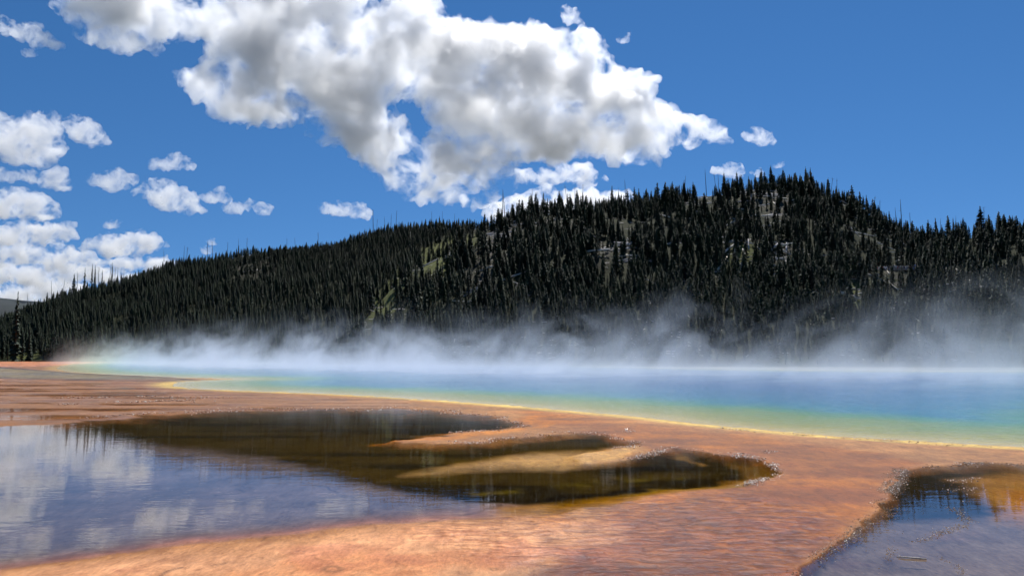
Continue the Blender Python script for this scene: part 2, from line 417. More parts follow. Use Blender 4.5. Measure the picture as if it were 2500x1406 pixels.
# shallow run-off water: clear film with mirror reflection
fm, N, L = new_mat('clear_runoff_water')
out = nd(N, 'ShaderNodeOutputMaterial')
tr = nd(N, 'ShaderNodeBsdfTransparent'); tr.inputs[0].default_value = (0.93, 0.94, 0.95, 1)
gl = nd(N, 'ShaderNodeBsdfGlossy', Roughness=0.015); gl.inputs[0].default_value = (1, 1, 1, 1)
geo = nd(N, 'ShaderNodeNewGeometry'); P3 = geo.outputs['Position']
n1 = noise(N, L, scaled(N, L, P3, (0.5, 1.6, 1)), 1.6, 3, 0.5, 0.3)
n2 = noise(N, L, scaled(N, L, P3, (0.6, 2.0, 1)), 7.0, 2, 0.5, 0.3)
bp = nd(N, 'ShaderNodeBump', Strength=0.085, Distance=0.02); L.new(math_(N, L, 'ADD', n1, math_(N, L, 'MULTIPLY', n2, 0.35)), bp.inputs['Height'])
fr = nd(N, 'ShaderNodeFresnel', IOR=1.33); L.new(bp.outputs[0], fr.inputs['Normal']); L.new(bp.outputs[0], gl.inputs['Normal'])
mx = nd(N, 'ShaderNodeMixShader'); L.new(fr.outputs[0], mx.inputs[0]); L.new(tr.outputs[0], mx.inputs[1]); L.new(gl.outputs[0], mx.inputs[2])
tr2 = nd(N, 'ShaderNodeBsdfTransparent')
mx2 = nd(N, 'ShaderNodeMixShader'); L.new(attr(N, 'film').outputs['Fac'], mx2.inputs[0]); L.new(tr2.outputs[0], mx2.inputs[1]); L.new(mx.outputs[0], mx2.inputs[2])
L.new(mx2.outputs[0], out.inputs['Surface'])
obj('runoff_water', sub_sheet('runoff_water', film_l > 0.01, 0.024, {'film': film_l}), fm, kind='structure', label='mirror-like shallow water pool reflecting clouds on the left')
obj('runoff_water', sub_sheet('runoff_water', film_r > 0.01, 0.024, {'film': film_r}), fm, kind='structure', label='shallow water pool behind the crusted rim at lower right')

# the hot spring itself
lm, N, L = new_mat('hot_spring_water')
out = nd(N, 'ShaderNodeOutputMaterial')
df = nd(N, 'ShaderNodeBsdfDiffuse'); gl = nd(N, 'ShaderNodeBsdfGlossy', Roughness=0.06)
geo = nd(N, 'ShaderNodeNewGeometry'); P3 = geo.outputs['Position']
sh = attr(N, 'shore').outputs['Fac']
shw = math_(N, L, 'ADD', sh, math_(N, L, 'MULTIPLY', math_(N, L, 'SUBTRACT', noise(N, L, scaled(N, L, P3, (0.5, 1, 1)), 0.5, 4), 0.5), math_(N, L, 'MULTIPLY', sh, 0.9)))
cr = nd(N, 'ShaderNodeValToRGB')
el = cr.color_ramp.elements
stops = [(0.0, (0.78, 0.60, 0.30)), (0.6, (0.70, 0.56, 0.22)), (2.2, (0.46, 0.44, 0.12)), (5.5, (0.26, 0.38, 0.11)), (8.0, (0.10, 0.34, 0.19)), (11.0, (0.015, 0.25, 0.36)), (15.0, (0.003, 0.19, 0.38)), (30.0, (0.002, 0.13, 0.36))]
el[0].position = 0; el[0].color = (*stops[0][1], 1); el[1].position = 1; el[1].color = (*stops[-1][1], 1)
for p, c in stops[1:-1]:
    e = el.new(p / 30.0); e.color = (*c, 1)
L.new(math_(N, L, 'DIVIDE', shw, 30.0), cr.inputs[0]); L.new(cr.outputs[0], df.inputs[0])
w1 = noise(N, L, scaled(N, L, P3, (0.7, 1.5, 1)), 2.2, 4, 0.6, 0.4)
bp = nd(N, 'ShaderNodeBump', Strength=0.7, Distance=0.08); L.new(w1, bp.inputs['Height'])
fr = nd(N, 'ShaderNodeFresnel', IOR=1.33); L.new(bp.outputs[0], fr.inputs['Normal']); L.new(bp.outputs[0], gl.inputs['Normal'])
mx = nd(N, 'ShaderNodeMixShader'); L.new(fr.outputs[0], mx.inputs[0]); L.new(df.outputs[0], mx.inputs[1]); L.new(gl.outputs[0], mx.inputs[2])
L.new(mx.outputs[0], out.inputs['Surface'])
obj('hot_spring_water', sub_sheet('hot_spring_water', sl > -3, 0.012, {'shore': np.clip(shore_m, 0, 200)}), lm, kind='structure', label='deep blue hot spring pool with green and yellow edge')

# ------------------------------------------------------------------ hill
CR_B = np.array([(700,890,225),(820,850,245),(880,785,265),(960,712,300),(1060,634,330),(1130,597,350),(1200,562,370),(1300,532,385),(1370,518,390),(1440,518,395),(1560,510,400),(1700,484,405),(1800,464,410),(1900,456,410),
 (1980,462,410),(2040,484,405),(2100,512,400),(2150,538,395),(2200,562,385),(2260,582,375),(2350,580,360),(2500,585,350),(2700,600,340),(3000,690,330),(3600,860,320)], float)
CR_A = np.array([(-1500,868,560),(-700,850,540),(-300,822,530),(0,786,530),(130,738,540),(280,700,560),(420,655,580),(580,630,600),(700,624,600),(830,606,590),(940,580,570),(1000,566,560),(1150,562,545),(1300,572,530),(1600,620,520),(2200,800,520),(3600,866,520)], float)
def crest(CRv, u):
    y = np.interp(u, CRv[:, 0], CRv[:, 1]); Y = np.interp(u, CRv[:, 0], CRv[:, 2])
    return Y, at_depth(u, y, Y)[..., 2]
def hill_one(u, Y, CRv, base):
    Yc, zc = crest(CRv, u)
    Yb = np.interp(u, base[0], base[1])
    t = (Y - Yb) / (Yc - Yb)
    up = np.clip(t, 0, 1)
    h = zc * (0.20 * up ** 2 * (3 - 2 * up) + 0.80 * (1.18 * up - 0.18 * up ** 2))
    over = np.clip(Y - Yc, 0, None)
    return np.where(t > 1, zc * np.exp(-(over / 190.0) ** 2), h), t
BASE_A = (np.array([-1500, 0, 300, 700, 900, 3600]), np.array([330, 325, 318, 270, 260, 260]))
BASE_B = (np.array([-1500, 700, 1000, 1300, 2000, 2600, 3600]), np.array([200, 200, 190, 172, 168, 160, 150]))
def hill_h(x, y):
    x = np.asarray(x, float); y = np.asarray(y, float)
    u = 1250 + FPX * 1.0037 * x / y
    a, ta = hill_one(u, y, CR_A, BASE_A)
    bb, tb = hill_one(u, y, CR_B, BASE_B)
    bb = np.where(u < 700, -1, bb)
    h = np.maximum(a, bb)
    xy = np.column_stack([x.ravel(), y.ravel()])
    n = (fbm2(xy, 0.03, 3, 301) * 3.0 + fbm2(xy, 0.16, 3, 302) * 0.7).reshape(x.shape)
    return h - 0.15 + n * sstep(2, 25, h), np.where(bb > a, 1, 0), np.where(bb > a, tb, ta), u
OVX, OVY, OVZ = 0, 0, 0
hu = np.arange(-1500, 3600, 14.0); hy = np.concatenate([np.arange(150, 460, 4.0), np.arange(460, 900, 9.0)])
HU, HY = np.meshgrid(hu, hy)
HX = (HU - 1250) / (FPX * 1.0037) * HY
HH, HB, HT, _ = hill_h(HX, HY)
# overlook: where the slope crosses the sight line to the visitors
oy = np.arange(180, 400, 0.5); ox = (2180 - 1250) / (FPX * 1.0037) * oy
oz = hill_h(ox, oy)[0]
k = np.argmax(703 - FPX * (((oz - CAM_H) * CP - oy * SP) / (oy * CP + (oz - CAM_H) * SP)) < 664)
OVX, OVY, OVZ = ox[k], oy[k], oz[k]
dd = np.hypot((HX - OVX) / 11.0, (HY - OVY - 2) / 6.0)
HH = np.where(dd < 1.6, HH + (OVZ - HH) * sstep(1.6, 1.0, dd), HH)
hv = np.column_stack([HX.ravel(), HY.ravel(), HH.ravel()])
hi_ = np.arange(HX.size).reshape(HX.shape)
hf = np.stack([hi_[:-1, :-1].ravel(), hi_[:-1, 1:].ravel(), hi_[1:, 1:].ravel(), hi_[1:, :-1].ravel()], -1)
hme = mesh_np('hill', hv, hf, True)
green = np.zeros(HX.size)
hp = np.column_stack([HU.ravel(), np.zeros(HX.size)])
def proj(x, y, z):
    zc = (z - CAM_H); f = y * CP + zc * SP
    return 1250 + FPX * x / f, 703 - FPX * (zc * CP - y * SP) / f
su, sv = proj(hv[:, 0], hv[:, 1], hv[:, 2])
sp2 = np.column_stack([su, sv])
BARE_G = [([890,770, 930,700, 980,650, 1000,690, 960,740, 920,790], 14), ([1000,660, 1050,600, 1130,575, 1180,575, 1120,640, 1060,690], 14), ([1790,600, 1850,610, 1850,650, 1790,640], 14), ([2310,600, 2345,600, 2345,640, 2310,640], 10),
          ([20,862, 100,862, 100,882, 20,882], 6), ([2060,680, 2110,690, 2110,760, 2070,760], 12)]
BARE_D = [([1290,530, 1400,530, 1410,560, 1330,575], 14), ([1820,448, 1910,450, 1940,500, 1900,540, 1820,510], 18), ([1900,590, 1960,600, 1960,660, 1900,650], 14), ([2140,655, 2240,655, 2230,705, 2160,720], 10),
          ([1150,540, 1290,545, 1230,640, 1180,720, 1140,700], 18), ([560,625, 670,620, 680,680, 570,700], 10), ([1440,600, 1560,590, 1560,640, 1450,660], 14)]
bare_g = np.zeros(len(sp2)); bare_d = np.zeros(len(sp2))
hw = np.column_stack([fbm2(hv[:, :2], 0.08, 3, 61), fbm2(hv[:, :2], 0.08, 3, 62)]) * 18
for p_, f_ in BARE_G: bare_g = np.maximum(bare_g, sstep(-f_, f_, sdist(sp2 + hw, poly_arr(p_))))
for p_, f_ in BARE_D: bare_d = np.maximum(bare_d, sstep(-f_, f_, sdist(sp2 + hw, poly_arr(p_))))
put_attr(hme, 'grass', bare_g); put_attr(hme, 'bare', bare_d)
hm, N, L = new_mat('hillside_soil')
out = nd(N, 'ShaderNodeOutputMaterial'); b = nd(N, 'ShaderNodeBsdfPrincipled', Roughness=0.95); L.new(b.outputs[0], out.inputs['Surface'])
b.inputs['Specular IOR Level'].default_value = 0.1
geo = nd(N, 'ShaderNodeNewGeometry'); P3 = geo.outputs['Position']
nn = noise(N, L, P3, 0.22, 6, 0.65)
c0 = mixc(N, L, mapr(N, L, nn, 0.35, 0.65), (0.012, 0.016, 0.006, 1), (0.040, 0.042, 0.018, 1))
c0 = mixc(N, L, math_(N, L, 'MULTIPLY', attr(N, 'bare').outputs['Fac'], mapr(N, L, noise(N, L, P3, 0.35, 5, 0.65), 0.42, 0.6)), c0, mixc(N, L, noise(N, L, P3, 1.4, 5), (0.045, 0.04, 0.028, 1), (0.12, 0.105, 0.085, 1)))
c0 = mixc(N, L, attr(N, 'grass').outputs['Fac'], c0, mixc(N, L, noise(N, L, P3, 0.9, 5), (0.045, 0.050, 0.013, 1), (0.15, 0.16, 0.05, 1)))
L.new(c0, b.inputs['Base Color'])
bp = nd(N, 'ShaderNodeBump', Strength=0.8, Distance=0.5); L.new(noise(N, L, P3, 1.1, 5, 0.65), bp.inputs['Height']); L.new(bp.outputs[0], b.inputs['Normal'])
obj('hill', hme, hm, kind='structure', label='steep wooded hill behind the hot spring')
# far ridge at the left edge
fu = np.arange(-1500, 900, 20.0); fy = np.array([1900, 2100, 2300, 2500, 2900.0])
top = np.interp(fu, [-1500, -600, -200, 0, 60, 150, 400, 900], [640, 690, 715, 728, 732, 742, 780, 840]) + 3 * fbm2(np.column_stack([fu, fu * 0]), 0.02, 4, 88)
rows = []
for k_, (Y_, s_) in enumerate(zip(fy, (0.0, 0.45, 0.8, 1.0, 0.6))):
    p3 = at_depth(fu, top, np.full(len(fu), 2500.0)); x_ = (fu - 1250) / (FPX * 1.0037) * Y_
    rows.append(np.column_stack([x_, np.full(len(fu), Y_), p3[:, 2] * s_ - 1]))
fv = np.concatenate(rows); fi = np.arange(len(fv)).reshape(len(fy), len(fu))
ff = np.stack([fi[:-1, :-1].ravel(), fi[:-1, 1:].ravel(), fi[1:, 1:].ravel(), fi[1:, :-1].ravel()], -1)
rm, N, L = new_mat('far_ridge_forest')
out = nd(N, 'ShaderNodeOutputMaterial'); b = nd(N, 'ShaderNodeBsdfPrincipled', Roughness=0.95); L.new(b.outputs[0], out.inputs['Surface'])
geo = nd(N, 'ShaderNodeNewGeometry')
L.new(mixc(N, L, mapr(N, L, noise(N, L, geo.outputs['Position'], 0.012, 8, 0.7), 0.4, 0.62), (0.006, 0.012, 0.014, 1), (0.016, 0.026, 0.022, 1)), b.inputs['Base Color'])
obj('far_ridge', mesh_np('far_ridge', fv, ff, True), rm, kind='structure', label='distant dark ridge at the left edge')
# ------------------------------------------------------------------ conifers
def simple_mat(name, col_a, col_b, rough=0.8, scale=3.0, spec=0.2, vary=0.0, bump=0.0):
    m, N, L = new_mat(name)
    out = nd(N, 'ShaderNodeOutputMaterial'); b = nd(N, 'ShaderNodeBsdfPrincipled', Roughness=rough); L.new(b.outputs[0], out.inputs['Surface'])
    b.inputs['Specular IOR Level'].default_value = spec
    tc = nd(N, 'ShaderNodeTexCoord')
    nz = noise(N, L, tc.outputs['Object'], scale, 4, 0.6)
    c = mixc(N, L, mapr(N, L, nz, 0.3, 0.7), (*col_a, 1), (*col_b, 1))
    if vary:
        oi = nd(N, 'ShaderNodeObjectInfo')
        c = mixc(N, L, 1.0, c, mixc(N, L, oi.outputs['Random'], (1 - vary, 1 - vary, 1 - vary * 0.6, 1), (1 + vary, 1 + vary * 0.9, 1 + vary * 0.5, 1)), 'MULTIPLY')
    L.new(c, b.inputs['Base Color'])
    if bump:
        bp = nd(N, 'ShaderNodeBump', Strength=bump, Distance=0.02); L.new(nz, bp.inputs['Height']); L.new(bp.outputs[0], b.inputs['Normal'])
    return m
needle_m = simple_mat('conifer_needles', (0.014, 0.026, 0.013), (0.032, 0.054, 0.022), 0.7, 5.0, 0.15, 0.35)
bark_m = simple_mat('conifer_bark', (0.05, 0.038, 0.03), (0.10, 0.08, 0.065), 0.9, 8.0)
dead_m = simple_mat('weathered_dead_wood', (0.42, 0.40, 0.36), (0.62, 0.59, 0.54), 0.8, 6.0, 0.2, 0.25)
snag_m = simple_mat('charred_grey_snag', (0.07, 0.065, 0.06), (0.16, 0.15, 0.14), 0.85, 6.0, 0.15, 0.3)
def tube(path, radii, seg=6):
    V, F = [], []
    path = np.asarray(path, float)
    for i, (p, r) in enumerate(zip(path, radii)):
        d = path[min(i + 1, len(path) - 1)] - path[max(i - 1, 0)]; d /= np.linalg.norm(d) + 1e-9
        a = np.cross(d, [0.31, 0.95, 0.1]); a /= np.linalg.norm(a); c = np.cross(d, a)
        for k in range(seg):
            t = 2 * math.pi * k / seg
            V.append(p + r * (math.cos(t) * a + math.sin(t) * c))
    n = len(path)
    for i in range(n - 1):
        for k in range(seg):
            q = [i * seg + k, i * seg + (k + 1) % seg, (i + 1) * seg + (k + 1) % seg, (i + 1) * seg + k]
            F += [(q[0], q[1], q[2]), (q[0], q[2], q[3])]
    for k in range(1, seg - 1):
        F.append((0, k + 1, k)); o = (n - 1) * seg; F.append((o, o + k, o + k + 1))
    return np.array(V), np.array(F)
def join_geo(parts):
    V, F, o = [], [], 0
    for v, f in parts:
        V.append(v); F.append(f + o); o += len(v)
    return np.concatenate(V), np.concatenate(F)
def crown_geo(seed, wide, base, levels, ragged):
    g = np.random.default_rng(seed)
    V, F = [], []
    for i in range(levels):
        t = base + (0.985 - base) * (i / (levels - 1)) ** 0.92
        rel = (t - base) / (1 - base)
        rad = wide * (1 - rel) ** 0.68 * (0.55 + 0.45 * min(1, rel * 5 + 0.35)) + 0.006
        nb = int(round(g.integers(6, 9) if rel < 0.8 else g.integers(4, 6)))
        a0 = g.uniform(0, 6.28)
        for k in range(nb):
            if g.random() < ragged * 0.35: continue
            a = a0 + 6.283 * k / nb + g.uniform(-0.35, 0.35)
            r = rad * g.uniform(1 - ragged, 1.12)
            z = t + g.uniform(-0.016, 0.016)
            up = 0.02 * (0.3 + rel) * g.uniform(0.2, 1.4); droop = r * g.uniform(0.25, 0.75) * (1.1 - rel)
            w = r * g.uniform(0.30, 0.52) + 0.006
            dx, dy = math.cos(a), math.sin(a); sx, sy = -dy, dx
            o = len(V)
            V += [(0, 0, z + up), (dx * r * 0.55 + sx * w, dy * r * 0.55 + sy * w, z + up * 0.3 - droop * 0.75), (dx * r, dy * r, z - droop + 0.008),
                  (dx * r * 0.55 - sx * w, dy * r * 0.55 - sy * w, z + up * 0.3 - droop * 0.75), (dx * r * 0.6, dy * r * 0.6, z + up - droop * 0.35),
                  (dx * r * 0.45, dy * r * 0.45, z - droop * 0.5 - 0.03)]
            F += [(o, o + 1, o + 4), (o, o + 4, o + 3), (o + 4, o + 1, o + 2), (o + 4, o + 2, o + 3), (o, o + 5, o + 2)]
    return np.array(V), np.array(F)
KINDS = []          # (crown mesh, trunk mesh, joined mesh)
proto = bpy.data.collections.new('forest_prototypes')
for i, (wd, bs, lv, rg) in enumerate([(0.125, 0.06, 20, 0.35), (0.15, 0.04, 22, 0.4), (0.10, 0.10, 19, 0.45), (0.135, 0.16, 18, 0.5), (0.165, 0.03, 20, 0.35), (0.085, 0.22, 16, 0.6)]):
    cv, cf = crown_geo(100 + i, wd, bs, lv, rg)
    tv, tf = tube([(0, 0, -0.03), (0.004, 0, 0.3), (-0.003, 0.003, 0.7), (0, 0, 0.99)], [0.017, 0.013, 0.008, 0.002], 5)
    cme = mesh_np('crown', cv, cf); cme.materials.append(needle_m)
    tme = mesh_np('trunk', tv, tf, True); tme.materials.append(bark_m)
    jv, jf = join_geo([(tv, tf), (cv, cf)])
    jme = mesh_np('conifer_whole', jv, jf); jme.materials.append(bark_m); jme.materials.append(needle_m)
    mi = np.zeros(len(jme.polygons), np.int32); mi[len(tf):] = 1; jme.polygons.foreach_set('material_index', mi)
    po = bpy.data.objects.new('conifer_whole_%02d' % i, jme); proto.objects.link(po)
    KINDS.append((cme, tme, jme))

# candidate spots on the hill
def bare_at(px, py):
    p = np.column_stack([px, py]); g_ = np.zeros(len(p))
    for p_, f_ in BARE_G + BARE_D: g_ = np.maximum(g_, sstep(-f_, f_, sdist(p, poly_arr(p_))))
    return g_
spots = []
n_c = 200000
cu = rng.uniform(-120, 2640, n_c); cY = np.sqrt(rng.uniform(150 ** 2, 640 ** 2, n_c))
cx_ = (cu - 1250) / (FPX * 1.0037) * cY
ch, cB, cT, _ = hill_h(cx_, cY)
cpx, cpy = proj(cx_, cY, ch)
dens = np.where(cB > 0, 0.62, 0.95)
clump = fbm2(np.column_stack([cx_, cY]), 0.05, 3, 515)
dens = dens * np.where(cB > 0, 1 - 0.5 * sstep(0.3, 0.6, cT) - 0.5 * sstep(-0.1, 0.4, clump) * sstep(0.2, 0.4, cT), 1 - 0.35 * sstep(0.2, 0.7, clump))
dens = np.where(cT > 0.97, dens * 1.5, dens)
dens *= (1 - 0.75 * bare_at(cpx, cpy))
for p_, f_ in BARE_G: dens *= 1 - 0.65 * sstep(-f_, f_, sdist(np.column_stack([cpx, cpy]), poly_arr(p_)))
yc_edge = (cT > 0.005) & (cT < 1.06)
ovd = np.hypot((cx_ - OVX) / 10.0, (cY - OVY - 1) / 5.5)
front = (np.abs(cpx - 2178) < 48) & (cY < OVY) & (cY > OVY - 14)
ok = (rng.random(n_c) < dens) & yc_edge & (ovd > 1) & ~front
sx_, sy_, sz_, sT, sB, spx, spy = cx_[ok], cY[ok], ch[ok], cT[ok], cB[ok], cpx[ok], cpy[ok]
# thin by spacing
cell = {}
keep = []
for i in range(len(sx_)):
    s = (1.7 if sT[i] < 0.3 else 2.15) if sB[i] > 0 else 2.2
    c = (int(sx_[i] // s), int(sy_[i] // s))
    if any((c[0] + a, c[1] + b_) in cell and math.hypot(cell[(c[0] + a, c[1] + b_)][0] - sx_[i], cell[(c[0] + a, c[1] + b_)][1] - sy_[i]) < s for a in (-1, 0, 1) for b_ in (-1, 0, 1)): continue
    cell[c] = (sx_[i], sy_[i]); keep.append(i)
keep = np.array(keep)
sx_, sy_, sz_, sT, sB, spx, spy = (a[keep] for a in (sx_, sy_, sz_, sT, sB, spx, spy))
nT = len(sx_)
hgt_t = np.where(sB > 0, 4.9 + 3.1 * np.clip(sT, 0, 1), 5.8) * rng.normal(1.0, 0.24, nT)
hgt_t *= np.where(rng.random(nT) < 0.22, rng.uniform(0.35, 0.7, nT), 1.0)
hgt_t = np.clip(hgt_t, 2.2, 13.5)
hgt_t = np.where((spx < 260) & (sT < 0.2), hgt_t * 1.35, hgt_t)
kind_t = rng.integers(0, 6, nT); rot_t = rng.uniform(0, 6.283, nT)
wid_t = rng.uniform(1.2, 1.8, nT)

# the ones that show largest: skyline and the foot of the slope
app = hgt_t * FPX / sy_
score = app + np.where(sT > 0.955, 60, 0) + np.where((sT < 0.07), 25, 0)
score = np.where((spx < 5) | (spx > 2495), -1, score)
sk_ = np.argsort(-np.where((sT > 0.96) & (score > 0), app, -1))[:165]; ft_ = np.argsort(-np.where((sT < 0.07) & (score > 0), app, -1))[:118]; order = np.concatenate([sk_, ft_])
single = np.zeros(nT, bool); single[order] = True
def zone(px, t, b_):
    if t > 0.9:
        names = [(330, 'on the low left end of the ridge line against the sky'), (620, 'on the left ridge line above the dark slope'), (930, 'on the ridge line left of the grassy spur'), (1200, 'on the dip of the ridge behind the grassy spur'),
                 (1450, 'on the shoulder skyline below the big cloud'), (1650, 'on the skyline below the cloud edge'), (1830, 'on the skyline climbing to the hilltop'), (2030, 'on the rounded hilltop'),
                 (2180, 'on the steep skyline falling from the hilltop'), (2320, 'on the saddle of the skyline'), (9999, 'on the low skyline at the far right')]
    else:
        names = [(130, 'at the forest foot beside the pink flat'), (420, 'at the forest foot behind the first steam wisps'), (800, 'at the forest foot behind the left steam'), (1250, 'at the forest foot behind the middle steam'),
                 (1700, 'at the forest foot behind the blue pool'), (2150, 'at the forest foot below the overlook'), (9999, 'at the forest foot behind the right steam')]
    return next(n for lim, n in names if px < lim)
def place_tree(x, y, z, h, kd, rz, wd, label, grp):
    e = bpy.data.objects.new('conifer_tree', None); col.objects.link(e)
    e.location = (x, y, z); e.scale = (h * wd, h * wd, h); e.rotation_euler = (0, 0, rz); e.empty_display_size = 0.2
    e['label'] = label; e['category'] = 'tree'; e['group'] = grp
    obj('trunk', KINDS[kd][1], None, e); obj('crown', KINDS[kd][0], None, e)
SZ = ['short', 'mid-sized', 'tall']
SHP = ['even', 'full', 'slim', 'ragged', 'broad', 'bare-stemmed']
for i in np.nonzero(single)[0]:
    zn = zone(spx[i], sT[i], sB[i]); s_ = SZ[int(hgt_t[i] > (7 if sT[i] > 0.5 else 5.5)) + int(hgt_t[i] > (9 if sT[i] > 0.5 else 7))]
    place_tree(sx_[i], sy_[i], sz_[i], hgt_t[i], kind_t[i], rot_t[i], wid_t[i], '%s %s dark conifer %s' % (s_, SHP[kind_t[i]], zn), '%s %s conifers %s' % (s_, SHP[kind_t[i]], zn))
# hand-placed big trees at the left edge and on the left ridge
def on_hill(px, Y):
    x = (px - 1250) / (FPX * 1.0037) * Y
    return x, Y, float(hill_h(np.array([x]), np.array([Y]))[0][0])
for px, Y, h, kd, wd, lab in ((36, 322, 28.0, 1, 0.62, 'very tall dark conifer standing alone at the left edge of the forest'),
        (70, 323, 13.0, 4, 0.9, 'bushy conifer beside the tallest tree at the left edge'), (245, 316, 12.0, 4, 0.9, 'broad conifer at the forest foot just left of the steam'),
        (108, 520, 10.0, 3, 1.2, 'ragged conifer low on the left ridge line'), (172, 548, 16.0, 4, 0.9, 'broad ragged conifer rising above the left ridge line'), (198, 550, 19.0, 3, 0.6, 'tall ragged conifer on the left ridge line'),
        (216, 551, 21.0, 5, 0.7, 'tallest thin conifer on the left ridge line'), (223, 552, 19.0, 2, 0.6, 'slender conifer close by the tallest thin conifer'), (241, 553, 15.0, 5, 0.7, 'thin conifer left of the forked snag'), (265, 556, 18.0, 2, 0.6, 'thin conifer right of the forked snag')):
    x, y, z = on_hill(px, Y)
    place_tree(x, y, z, h, kd, rng.uniform(0, 6), wd, lab, 'prominent conifers of the left ridge')
# the rest of the wood: one mass, instanced from points
rest = ~single
pme = mesh_np('conifer_forest', np.column_stack([sx_, sy_, sz_])[rest], np.zeros((0, 3), int)) if False else bpy.data.meshes.new('conifer_forest')
pv = np.column_stack([sx_, sy_, sz_])[rest]
pme.vertices.add(len(pv)); pme.vertices.foreach_set('co', pv.astype(np.float32).ravel())
put_attr(pme, 'tree_h', hgt_t[rest]); put_attr(pme, 'tree_w', (hgt_t * wid_t)[rest]); put_attr(pme, 'tree_r', rot_t[rest])
a_ = pme.attributes.new('tree_k', 'INT', 'POINT'); a_.data.foreach_set('value', kind_t[rest].astype(np.int32))
fo = obj('conifer_forest', pme, None, kind='stuff', label='dense dark conifer forest covering the hillside')
ng = bpy.data.node_groups.new('forest', 'GeometryNodeTree')
ng.interface.new_socket('Geometry', in_out='INPUT', socket_type='NodeSocketGeometry'); ng.interface.new_socket('Geometry', in_out='OUTPUT', socket_type='NodeSocketGeometry')
G = ng.nodes; GL = ng.links
gi = G.new('NodeGroupInput'); go = G.new('NodeGroupOutput'); iop = G.new('GeometryNodeInstanceOnPoints'); ci = G.new('GeometryNodeCollectionInfo')
ci.inputs['Collection'].default_value = proto; ci.inputs['Separate Children'].default_value = True; ci.inputs['Reset Children'].default_value = True
def named(n, t):
    k = G.new('GeometryNodeInputNamedAttribute'); k.data_type = t; k.inputs['Name'].default_value = n
    return k.outputs['Attribute']
cs = G.new('ShaderNodeCombineXYZ'); cr_ = G.new('ShaderNodeCombineXYZ')
tw = named('tree_w', 'FLOAT')
GL.new(tw, cs.inputs[0]); GL.new(tw, cs.inputs[1]); GL.new(named('tree_h', 'FLOAT'), cs.inputs[2]); GL.new(named('tree_r', 'FLOAT'), cr_.inputs[2])
iop.inputs['Pick Instance'].default_value = True
GL.new(gi.outputs[0], iop.inputs['Points']); GL.new(ci.outputs[0], iop.inputs['Instance']); GL.new(named('tree_k', 'INT'), iop.inputs['Instance Index'])
GL.new(cs.outputs[0], iop.inputs['Scale']); GL.new(cr_.outputs[0], iop.inputs['Rotation']); GL.new(iop.outputs[0], go.inputs[0])
fo.modifiers.new('forest', 'NODES').node_group = ng

# ------------------------------------------------------------------ dead snags and fallen logs
SNAG = []
for i in range(5):
    g = np.random.default_rng(900 + i)
    bend = g.uniform(-0.03, 0.03, 2)
    parts = [tube([(0, 0, -0.03), (bend[0] * 0.3, bend[1] * 0.3, 0.4), (bend[0], bend[1], 0.8), (bend[0] * 1.6, bend[1] * 1.2, 1.0)], [0.022, 0.017, 0.011, 0.005], 5)]
    for k in range(g.integers(5, 14)):
        t = g.uniform(0.35, 0.96); a = g.uniform(0, 6.28); ln = g.uniform(0.03, 0.10)
        p0 = np.array([bend[0] * t, bend[1] * t, t]); p1 = p0 + np.array([math.cos(a), math.sin(a), g.uniform(-0.1, 0.6)]) * ln
        parts.append(tube([p0, p1], [0.006, 0.003], 3))
    v, f = join_geo(parts); SNAG.append(mesh_np('dead_snag', v, f))
    SNAG[-1].materials.append(snag_m)
def snag(px, Y, h, label, grp, tilt=0.0, thick=1.0):
    x, y, z = on_hill(px, Y)
    o = obj('dead_snag', SNAG[rng.integers(0, 5)], None, label=label, category='dead tree', group=grp)
    o.location = (x, y, z); o.scale = (h * thick, h * thick, h); o.rotation_euler = (rng.uniform(-0.04, 0.04), tilt, rng.uniform(0, 6.28) if not tilt else 0)
def crest_at(px):
    b_ = crest(CR_B, px)[0]; a = crest(CR_A, px)[0]
    return float(b_ if px > 1190 else a)
SK = [(61,715,0),(119,685,0),(147,680,0),(180,664,0),(232,650,0),(258,643,0.05),(273,652,0),(279,652,0),(286,654,0),(293,655,0),(392,608,0),(440,598,0),(446,601,0.06),(498,588,0),(512,590,-0.08),(548,590,0),(574,583,0),(594,580,0.03),(694,580,0),(716,579,-0.06),(771,566,0),
      (907,510,0),(914,535,0.05),(936,528,0),(950,520,0),(962,513,0.03),(1051,515,0),(1077,515,0),(1108,520,0),(1226,460,0),(1234,468,-0.05),(1300,458,0.02),(1311,466,0),(1390,448,-0.1),(1406,451,0),(1424,449,0.03),(1516,456,0),(1533,436,0),(1651,448,0),(1676,427,0.1),(1733,411,0),(1758,421,-0.06),(1764,425,0),
      (2041,431,0.14),(2058,433,0),(2098,463,0),(2144,475,0.18),(2161,487,0),(2202,505,0),(2216,486,0),(2238,518,-0.05),(2418,503,0),(2348,525,0.05),(2310,532,0)]
for px, py, tl in SK:
    Y = crest_at(px) - 1.0
    x, y, z = on_hill(px, Y)
    bx, by = proj(np.array([x]), np.array([y]), np.array([z]))
    h = max(6.0, (by[0] - py) * Y / FPX)
    zn = zone(px, 1.0, 1)
    snag(px, Y, h, 'bare dead snag ' + zn, 'skyline snags ' + zn, tl, 0.65)
lv, lf = tube([(-0.5, 0, 0), (-0.1, 0.006, 0.0), (0.25, -0.004, 0), (0.5, 0, 0)], [0.028, 0.025, 0.020, 0.013], 5)
parts = [(lv, lf)]
for k in range(4):
    t = rng.uniform(-0.2, 0.45); a = rng.uniform(0.3, 2.8)
    parts.append(tube([(t, 0, 0), (t + 0.03, 0.05 * math.cos(a), 0.05 * math.sin(a))], [0.005, 0.002], 3))
lv, lf = join_geo(parts)
LOG = mesh_np('fallen_log', lv, lf); LOG.materials.append(dead_m)
